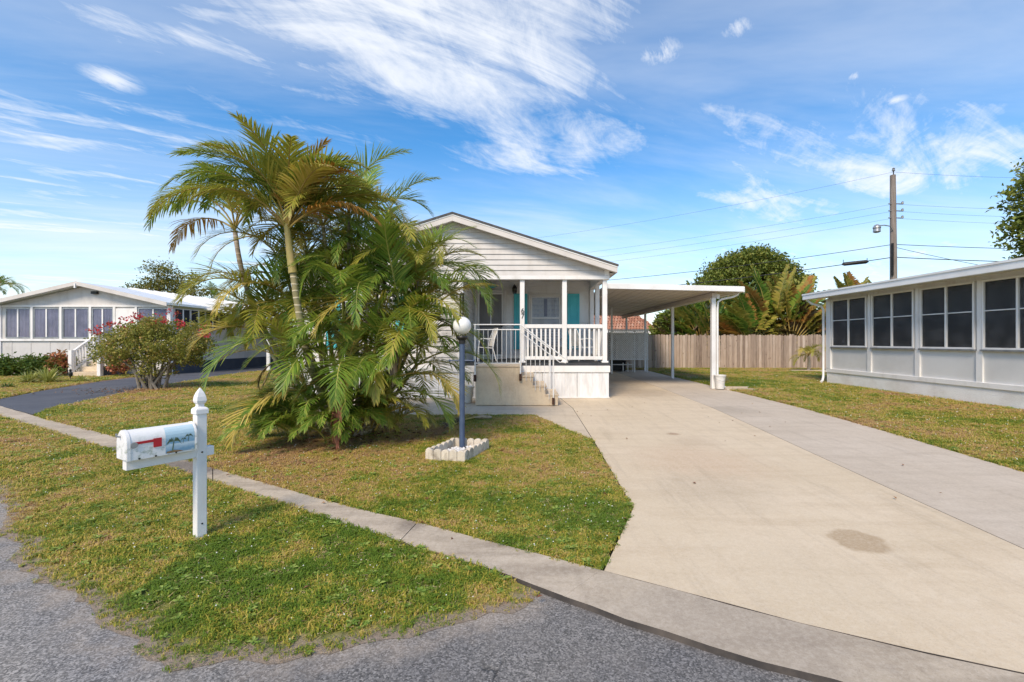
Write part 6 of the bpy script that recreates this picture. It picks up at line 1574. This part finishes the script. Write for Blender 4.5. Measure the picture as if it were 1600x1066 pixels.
fl = [((bgx - 0.32, bgy - 0.5, 2.05), (0.22, 0.2, 0.2)), ((bgx - 0.05, bgy - 0.4, 2.2), (0.2, 0.2, 0.15)), ((bgx + 0.35, bgy - 0.3, 2.33), (0.17, 0.15, 0.12)), ((bgx + 0.75, bgy - 0.1, 2.38), (0.2, 0.2, 0.14)), ((bgx + 0.6, bgy - 0.4, 2.12), (0.2, 0.2, 0.15)),
      ((bgx + 1.75, bgy - 0.2, 1.95), (0.24, 0.2, 0.16)), ((bgx + 1.8, bgy - 0.3, 1.7), (0.2, 0.2, 0.2)), ((bgx - 1.55, bgy - 0.2, 1.82), (0.22, 0.2, 0.12)), ((bgx - 1.25, bgy - 0.4, 1.9), (0.14, 0.14, 0.1)), ((bgx + 1.1, bgy - 0.4, 2.0), (0.25, 0.2, 0.15)), ((bgx - 0.9, bgy - 0.4, 2.0), (0.15, 0.15, 0.1))]
foliage('flowers', bg_, clumped(fl, 56, 9, 0.04, rng, 0.1), 0.06, MT['bract'], 0.2, 0.8)
lit = np.column_stack([rng.normal(bgx + 0.2, 1.0, 500), rng.normal(bgy - 0.25, 0.5, 500), rng.uniform(0.01, 0.03, 500)])
V, Fq = leaf_cloud(lit, 0.07, rng, up=2.5, wid=0.5)
tag(link('fallen_bracts', np_mesh('fallen_bracts', V, Fq), MT['litter']), 'reddish fallen bracts and leaves under the bougainvillea bush', 'leaf litter', kind='stuff')

hg = thing('green_hedge', 'low dark green hedge below the far left house windows', 'hedge', (-20.9, 19.3, 0.0))
bl = [((-24.0 + k * 0.42, 19.25 + 0.08 * math.sin(k * 2.1), 0.42 + 0.05 * math.sin(k * 1.7)), (0.42, 0.45, 0.40 + 0.05 * math.sin(k * 2.9))) for k in range(12)]
foliage('foliage', hg, clumped(bl, 520, 14, 0.10, rng, 0.55), 0.13, MT['leaf_dark'], 0.6, 0.5)
for k in range(8):
    x = -23.7 + k * 0.62
    MB().tube([(x, 19.25, -0.02), (x + 0.05, 19.25, 0.4)], [0.03, 0.02], 6).build('stem', MT['bark'], hg)
def croton(x, y, h, label):
    c = thing('croton_plant', label, 'plant', (x, y, 0.0), 'croton plants by the entry steps')
    foliage('foliage', c, clumped([((x, y, h * 0.55), (0.34, 0.3, h * 0.42))], 60, 10, 0.07, rng, 0.4), 0.17, MT['croton'], 0.5, 0.42)
    MB().tube([(x, y, 0), (x + 0.03, y, h * 0.7)], [0.03, 0.015], 6).build('stem', MT['bark'], c)
croton(-19.45, 19.05, 1.0, 'orange-red croton between the hedge and the entry steps')
croton(-17.05, 19.15, 1.05, 'orange-red croton right of the entry steps, behind the bougainvillea')
def fountain(name, x, y, r, h, n, mat, label, cat, group=None):
    c = thing(name, label, cat, (x, y, 0.0), group); mb = MB(); q = random.Random(int(x * 100))
    for k in range(n):
        a = q.uniform(0, 6.3); el = R(q.uniform(25, 85)); L = q.uniform(0.7, 1.1) * h; w = 0.017
        p = Vector((x + 0.06 * math.cos(a), y + 0.06 * math.sin(a), 0.0)); d = Vector((math.cos(a) * math.cos(el) * r / h, math.sin(a) * math.cos(el) * r / h, math.sin(el))).normalized(); sd2 = Vector((-math.sin(a), math.cos(a), 0))
        vs = []; cur = p.copy()
        for j in range(4):
            ww = w * (1, 1.2, 0.9, 0)[j]
            if j == 3: vs.append(cur.copy())
            else: vs += [cur - sd2 * ww, cur + sd2 * ww]
            cur = cur + d * (L / 3); d = (d + Vector((0, 0, -0.34))).normalized()
        mb.add(vs, [(0, 1, 3, 2), (2, 3, 5, 4), (4, 5, 6)])
    mb.build('leaves', mat, c)
    MB().lathe([(0.05, -0.02), (0.07, 0.04), (0.02, 0.1)], (x, y, 0), 8).build('crown_base', MT['bark'], c)
    return c
fx, fy = (-17.061, 16.282)
fountain('variegated_grass', fx, fy, 0.75, 0.68, 170, MT['variegated'], 'largest variegated yellow-green tuft in front of the hedge', 'plant', 'variegated tufts by the left house')
fx, fy = (-17.591, 16.159)
fountain('variegated_grass', fx, fy, 0.5, 0.5, 110, MT['variegated'], 'smaller variegated tuft left of the largest one before the hedge', 'plant', 'variegated tufts by the left house')
fx, fy = (-16.093, 16.535)
fountain('variegated_grass', fx, fy, 0.42, 0.32, 90, MT['variegated'], 'small variegated tuft at the foot of the entry steps', 'plant', 'variegated tufts by the left house')
fx, fy = (-16.378, 14.412)
fountain('green_tuft', fx, fy, 0.4, 0.22, 90, MT['leaf_dark'], 'low dark green tuft in the corner lawn at far left', 'plant')
# black garden figure at the steps
gx, gy = (-17.459, 17.484)
gf = thing('garden_light', 'small black bird-shaped garden ornament by the entry steps', 'ornament', (gx, gy, 0.0))
MB().tube([(gx, gy, 0), (gx, gy, 0.16)], 0.015, 6).build('stake', MT['black'], gf)
MB().lathe([(0.002, 0.12), (0.05, 0.15), (0.075, 0.22), (0.06, 0.29), (0.03, 0.33), (0.042, 0.37), (0.03, 0.41), (0.002, 0.43)], (gx, gy, 0), 12).build('body', MT['black'], gf, smooth=True)
MB().add([(gx + 0.02, gy, 0.38), (gx + 0.11, gy, 0.39), (gx + 0.02, gy + 0.02, 0.36), (gx + 0.02, gy - 0.02, 0.36)], [(0, 1, 2), (0, 1, 3), (2, 1, 3)]).build('beak', MT['black'], gf)
MB().add([(gx - 0.05, gy, 0.25), (gx - 0.17, gy, 0.16), (gx - 0.05, gy + 0.035, 0.20), (gx - 0.05, gy - 0.035, 0.20)], [(0, 1, 2), (0, 1, 3), (2, 1, 3)]).build('tail', MT['black'], gf)

# young palm by the fence
yp = thing('young_palm', 'small young palm in front of the board fence near the sunroom', 'palm', (14.019, 22.5, 0.0))
yb = Vector((OFF[yp].x, 22.5, 0.75))
stem(yp, [(yb.x, 22.5, -0.02), (yb.x + 0.03, 22.5, 0.4), yb], 0.09, 0.05, MT['palm_stem_grey'], 9, 'trunk')
for k in range(13):
    add_frond(yp, yb, k * 137.5 + 10, frond_lib('olive' if k % 3 else 'yellow', ('small', 'small', 'arch', 'flat', 'low')[k % 5], k % 3)).scale = (0.78,) * 3
tag(sheet('planting_kerb', [(13.051, 22.25), (14.738, 22.25), (14.738, 22.4), (13.051, 22.4)], 0.08, MT['walk'], thick=0.1), 'low pale concrete edging at the foot of the young palm', 'edging')

# ------------------------------------------------------------------ traveller palms and trees beyond the fence
def blade_leaf(seed, L, col, pet):
    rr_ = random.Random(seed)
    me = frond_mesh('leaf', L + pet, R(90), R(rr_.uniform(8, 50)), seed, nl=42, ll=0.54 * rr_.uniform(0.85, 1.2), lw=0.075, vee=14, hang=0.45, start=pet / (L + pet), r0=0.035, gap=0.9, fwd=66)
    a = {'green': 'trav_green', 'olive': 'trav_olive', 'orange': 'trav_orange', 'dead': 'palm_dead'}[col]
    me.materials.append(MT[a]); me.materials.append(MT['rachis_yellow'])
    return me
def traveller(px_, Y, base_z, cols, label, n, L, pet, spread, az, seed):
    x = (px_ - 820) * Y / 711
    t = thing('traveller_palm', label, 'palm', (x, Y, 0.0), 'traveller palms beyond the fence')
    MB().tube([(x, Y, -0.02), (x, Y, base_z)], [0.16, 0.11], 9).build('trunk', MT['pale_bark'], t)
    rr_ = random.Random(seed)
    for k in range(n):
        u = (k + 0.5) / n * 2 - 1; c = cols[rr_.randrange(len(cols))]
        if abs(u) > 0.8 and rr_.random() < 0.6: c = rr_.choice(('orange', 'dead'))
        o = bpy.data.objects.new('leaf', blade_leaf(seed * 50 + k, L * rr_.uniform(0.8, 1.12), c, pet * rr_.uniform(0.85, 1.1))); COL.objects.link(o); o.parent = t
        o.location = (0.12 * u, 0, base_z - 0.1)
        # the fan opens sideways: lean by u * spread in the plane of the fan
        M_ = Matrix.Rotation(R(az), 4, 'Z') @ Matrix.Rotation(R(u * spread), 4, 'Y') @ Matrix.Rotation(R(rr_.uniform(-9, 9)), 4, 'X') @ Matrix.Rotation(R(0 if u > 0 else 180), 4, 'Z')
        o.rotation_euler = M_.to_euler()
    return t
traveller(1206, 26.6, 1.5, ('green', 'olive', 'olive', 'green', 'orange'), 'large fan-shaped traveller palm with orange outer leaves behind the fence', 24, 2.5, 1.75, 62, 8, 3)
traveller(1140, 27.6, 1.7, ('green', 'olive', 'green', 'green'), 'traveller palm behind the carport gutter, left of the large fan', 21, 2.4, 1.5, 68, -15, 4)
traveller(1243, 28.0, 2.0, ('olive', 'orange', 'olive', 'green'), 'olive and orange traveller palm nearest the sunroom roof', 19, 2.4, 1.7, 60, 20, 5)
traveller(1095, 28.0, 1.5, ('green', 'green', 'olive'), 'green traveller palm seen left of the front carport post', 19, 2.2, 1.4, 66, 10, 6)
traveller(1070, 27.2, 0.5, ('green', 'green', 'dead'), 'lowest green traveller palm beside the tiled roof', 15, 1.9, 1.0, 64, -8, 7)
traveller(1338, 33.0, 3.2, ('olive', 'orange', 'olive'), 'traveller palm tops showing above the sunroom roof', 11, 1.7, 1.7, 58, 5, 8)
traveller(1376, 34.5, 3.2, ('olive', 'green', 'olive'), 'traveller palm tops just left of the utility pole', 9, 1.6, 1.6, 50, -5, 9)
traveller(1172, 26.2, 1.2, ('olive', 'orange', 'green', 'olive'), 'bright olive traveller palm just right of the carport gutter', 17, 2.0, 1.2, 66, 25, 13)
traveller(1236, 26.3, 1.3, ('orange', 'olive', 'olive'), 'orange-leaved traveller palm right of the large fan', 16, 2.1, 1.4, 62, -20, 14)
traveller(1112, 26.4, 1.0, ('green', 'olive', 'green'), 'bright green traveller palm directly behind the front carport post', 15, 1.9, 1.2, 64, -5, 15)
traveller(1275, 26.8, 1.2, ('olive', 'orange', 'dead'), 'dry traveller palm tucked against the sunroom roof corner', 13, 1.8, 1.3, 58, 12, 16)
def tree(name, base, top, blobs, ncl, per, spread, size, mat, label, r=0.2, shell=0.6, limbs=7, group=None, bark='bark', seed=1, wid=0.55):
    t = thing(name, label, 'tree', base, group); b = Vector(base); rr_ = random.Random(seed)
    tp_ = Vector(top)
    MB().tube([b + Vector((0, 0, -0.05)), b.lerp(tp_, 0.5) + Vector((0.1, 0, 0)), tp_], [r * 1.25, r, r * 0.75], 10).build('trunk', MT[bark], t, smooth=True)
    for k in range(limbs):
        c, rd = blobs[k % len(blobs)]
        e = Vector(c) + Vector((rr_.uniform(-0.5, 0.5) * rd[0], rr_.uniform(-0.5, 0.5) * rd[1], rr_.uniform(-0.2, 0.5) * rd[2])); s_ = b.lerp(tp_, rr_.uniform(0.7, 1.0))
        MB().tube([s_, s_.lerp(e, 0.5) + Vector((0, 0, -0.08 * (e - s_).length + 0.1)), e], [r * 0.5, r * 0.3, r * 0.08], 7).build('limb', MT[bark], t, smooth=True)
    foliage('crown', t, clumped(blobs, ncl, per, spread, rng, shell), size, MT[mat], 0.5, wid)
    return t
fxx = 17.85
tree('ficus_tree', (fxx, 37.0, 0.0), (fxx, 37.0, 4.0), [((fxx, 37, 6.1), (3.4, 3.0, 2.5)), ((fxx - 2.4, 36.5, 5.0), (2.0, 2.2, 1.9)), ((fxx + 2.3, 36.8, 5.7), (2.0, 2.0, 1.9)), ((fxx - 1.0, 36, 7.2), (1.7, 1.6, 1.2)), ((fxx + 0.9, 36.3, 7.5), (1.7, 1.6, 1.15)), ((fxx - 3.4, 37, 4.2), (1.2, 1.5, 1.2)), ((fxx + 3.6, 37, 5.0), (1.3, 1.5, 1.3)), ((fxx - 1.9, 36, 6.7), (1.0, 1.0, 0.8)), ((fxx + 2.6, 36, 7.0), (0.9, 1.0, 0.7)), ((fxx - 0.1, 35.6, 8.2), (0.9, 0.9, 0.6)), ((fxx - 3.0, 36, 5.6), (0.9, 0.9, 0.7)), ((fxx + 4.1, 36, 6.0), (0.7, 0.8, 0.6))],
     2300, 18, 0.24, 0.24, 'leaf_ficus', 'large round-crowned tree behind the traveller palms', 0.4, 0.75, 9)
tree('broadleaf_tree', (28.388, 24.0, 0.0), (28.219, 24.0, 6.0), [((27.376, 24, 8.9), (1.6, 1.6, 1.4)), ((26.869, 24, 7.4), (1.25, 1.3, 1.0)), ((28.219, 24, 10.2), (1.8, 1.6, 1.3)), ((28.557, 24, 6.5), (1.9, 1.5, 1.2)), ((27.274, 24, 6.0), (0.9, 1.0, 0.8)), ((29.907, 24, 8.5), (2.0, 1.5, 2.0))],
     560, 18, 0.22, 0.25, 'leaf_ficus', 'leafy tree at the right edge rising above the sunroom roof', 0.28, 0.4, 8)
txx = -34.532
tree('open_crowned_tree', (txx, 44.0, 0.0), (txx, 44.0, 4.6), [((txx - 0.2, 44, 8.2), (1.8, 1.6, 0.9)), ((txx + 1.8, 44, 7.3), (1.7, 1.5, 0.8)), ((txx - 2.0, 44, 6.9), (1.6, 1.5, 0.75)), ((txx + 0.2, 44, 6.6), (2.3, 1.6, 0.9)), ((txx + 3.0, 44, 6.2), (1.2, 1.2, 0.6)), ((txx - 2.9, 44, 6.1), (0.9, 1, 0.5))],
     210, 24, 0.26, 0.22, 'leaf_olive', 'open crowned olive-green tree behind the far left house roof', 0.25, 0.3, 12, bark='bark', seed=4)
def small_palm(px_, py_, Y, label, n, s, cols):
    x = (px_ - 820) * Y / 711; z = 1.5 - (py_ - 532) * Y / 711
    t = thing('distant_palm', label, 'palm', (x, Y, 0.0), 'distant palms')
    MB().tube([(x, Y, -0.05), (x + 0.1, Y, z * 0.5), (x, Y, z)], [0.2, 0.14, 0.12], 9).build('trunk', MT['palm_stem_grey'], t, smooth=True)
    for k in range(n):
        add_frond(t, (x, Y, z), k * 137.5, frond_lib(cols[k % len(cols)], ('arch', 'flat', 'up', 'flat', 'low')[k % 5], k % 3)).scale = (s,) * 3
small_palm(-6, 448, 33, 'palm crown at the extreme left edge above the roof', 15, 1.15, ('green', 'olive', 'green'))
small_palm(336, 468, 44, 'distant palm just right of the open crowned tree', 14, 1.2, ('green',))
# dark shrubs that close the view under the traveller palms
def shrub(px_, Y, w, h, label, mat='leaf_dark'):
    x = (px_ - 820) * Y / 711
    t = thing('shrub', label, 'shrub', (x, Y, 0.0), 'shrubs beyond the fence')
    foliage('foliage', t, clumped([((x, Y, h * 0.5), (w, 0.8, h * 0.55)), ((x - w * 0.5, Y, h * 0.4), (w * 0.6, 0.7, h * 0.45)), ((x + w * 0.5, Y, h * 0.45), (w * 0.6, 0.7, h * 0.5))], 420, 18, 0.2, rng, 0.3), 0.30, MT[mat], 0.4, 0.5)
    MB().tube([(x, Y, -0.02), (x, Y, h * 0.5)], [0.08, 0.04], 6).build('stem', MT['bark'], t)
shrub(1050, 29.5, 1.2, 3.4, 'bright shrub between tiled roof and traveller palms', 'leaf_ficus')
shrub(1100, 30.0, 1.5, 3.0, 'dark shrub behind the second carport post')
shrub(1160, 30.5, 1.6, 2.7, 'dark shrub behind the large traveller palm stems')
shrub(1230, 30.5, 1.8, 3.0, 'dark shrub left of the sunroom roof corner')
shrub(1290, 29.0, 1.5, 3.3, 'dark shrub hidden behind the sunroom roof corner')

# a few windblown leaves on the turf and the concrete
q_ = np.concatenate([np.column_stack([rng.uniform(-5.5, 0.9, 150), rng.uniform(2.6, 8.6, 150)]), np.column_stack([rng.uniform(0.8, 5.5, 26), rng.uniform(3.0, 11.0, 26)]), np.column_stack([rng.uniform(6.4, 10.5, 40), rng.uniform(5.0, 20.0, 40)])])
V, Fq = leaf_cloud(np.column_stack([q_, rng.uniform(0.016, 0.034, len(q_))]), 0.042, rng, up=3.0, wid=0.5)
tag(link('windblown_leaves', np_mesh('windblown_leaves', V, Fq), MT['litter']), 'scattered small dry leaves over the lawns and driveway', 'leaf litter', kind='stuff')
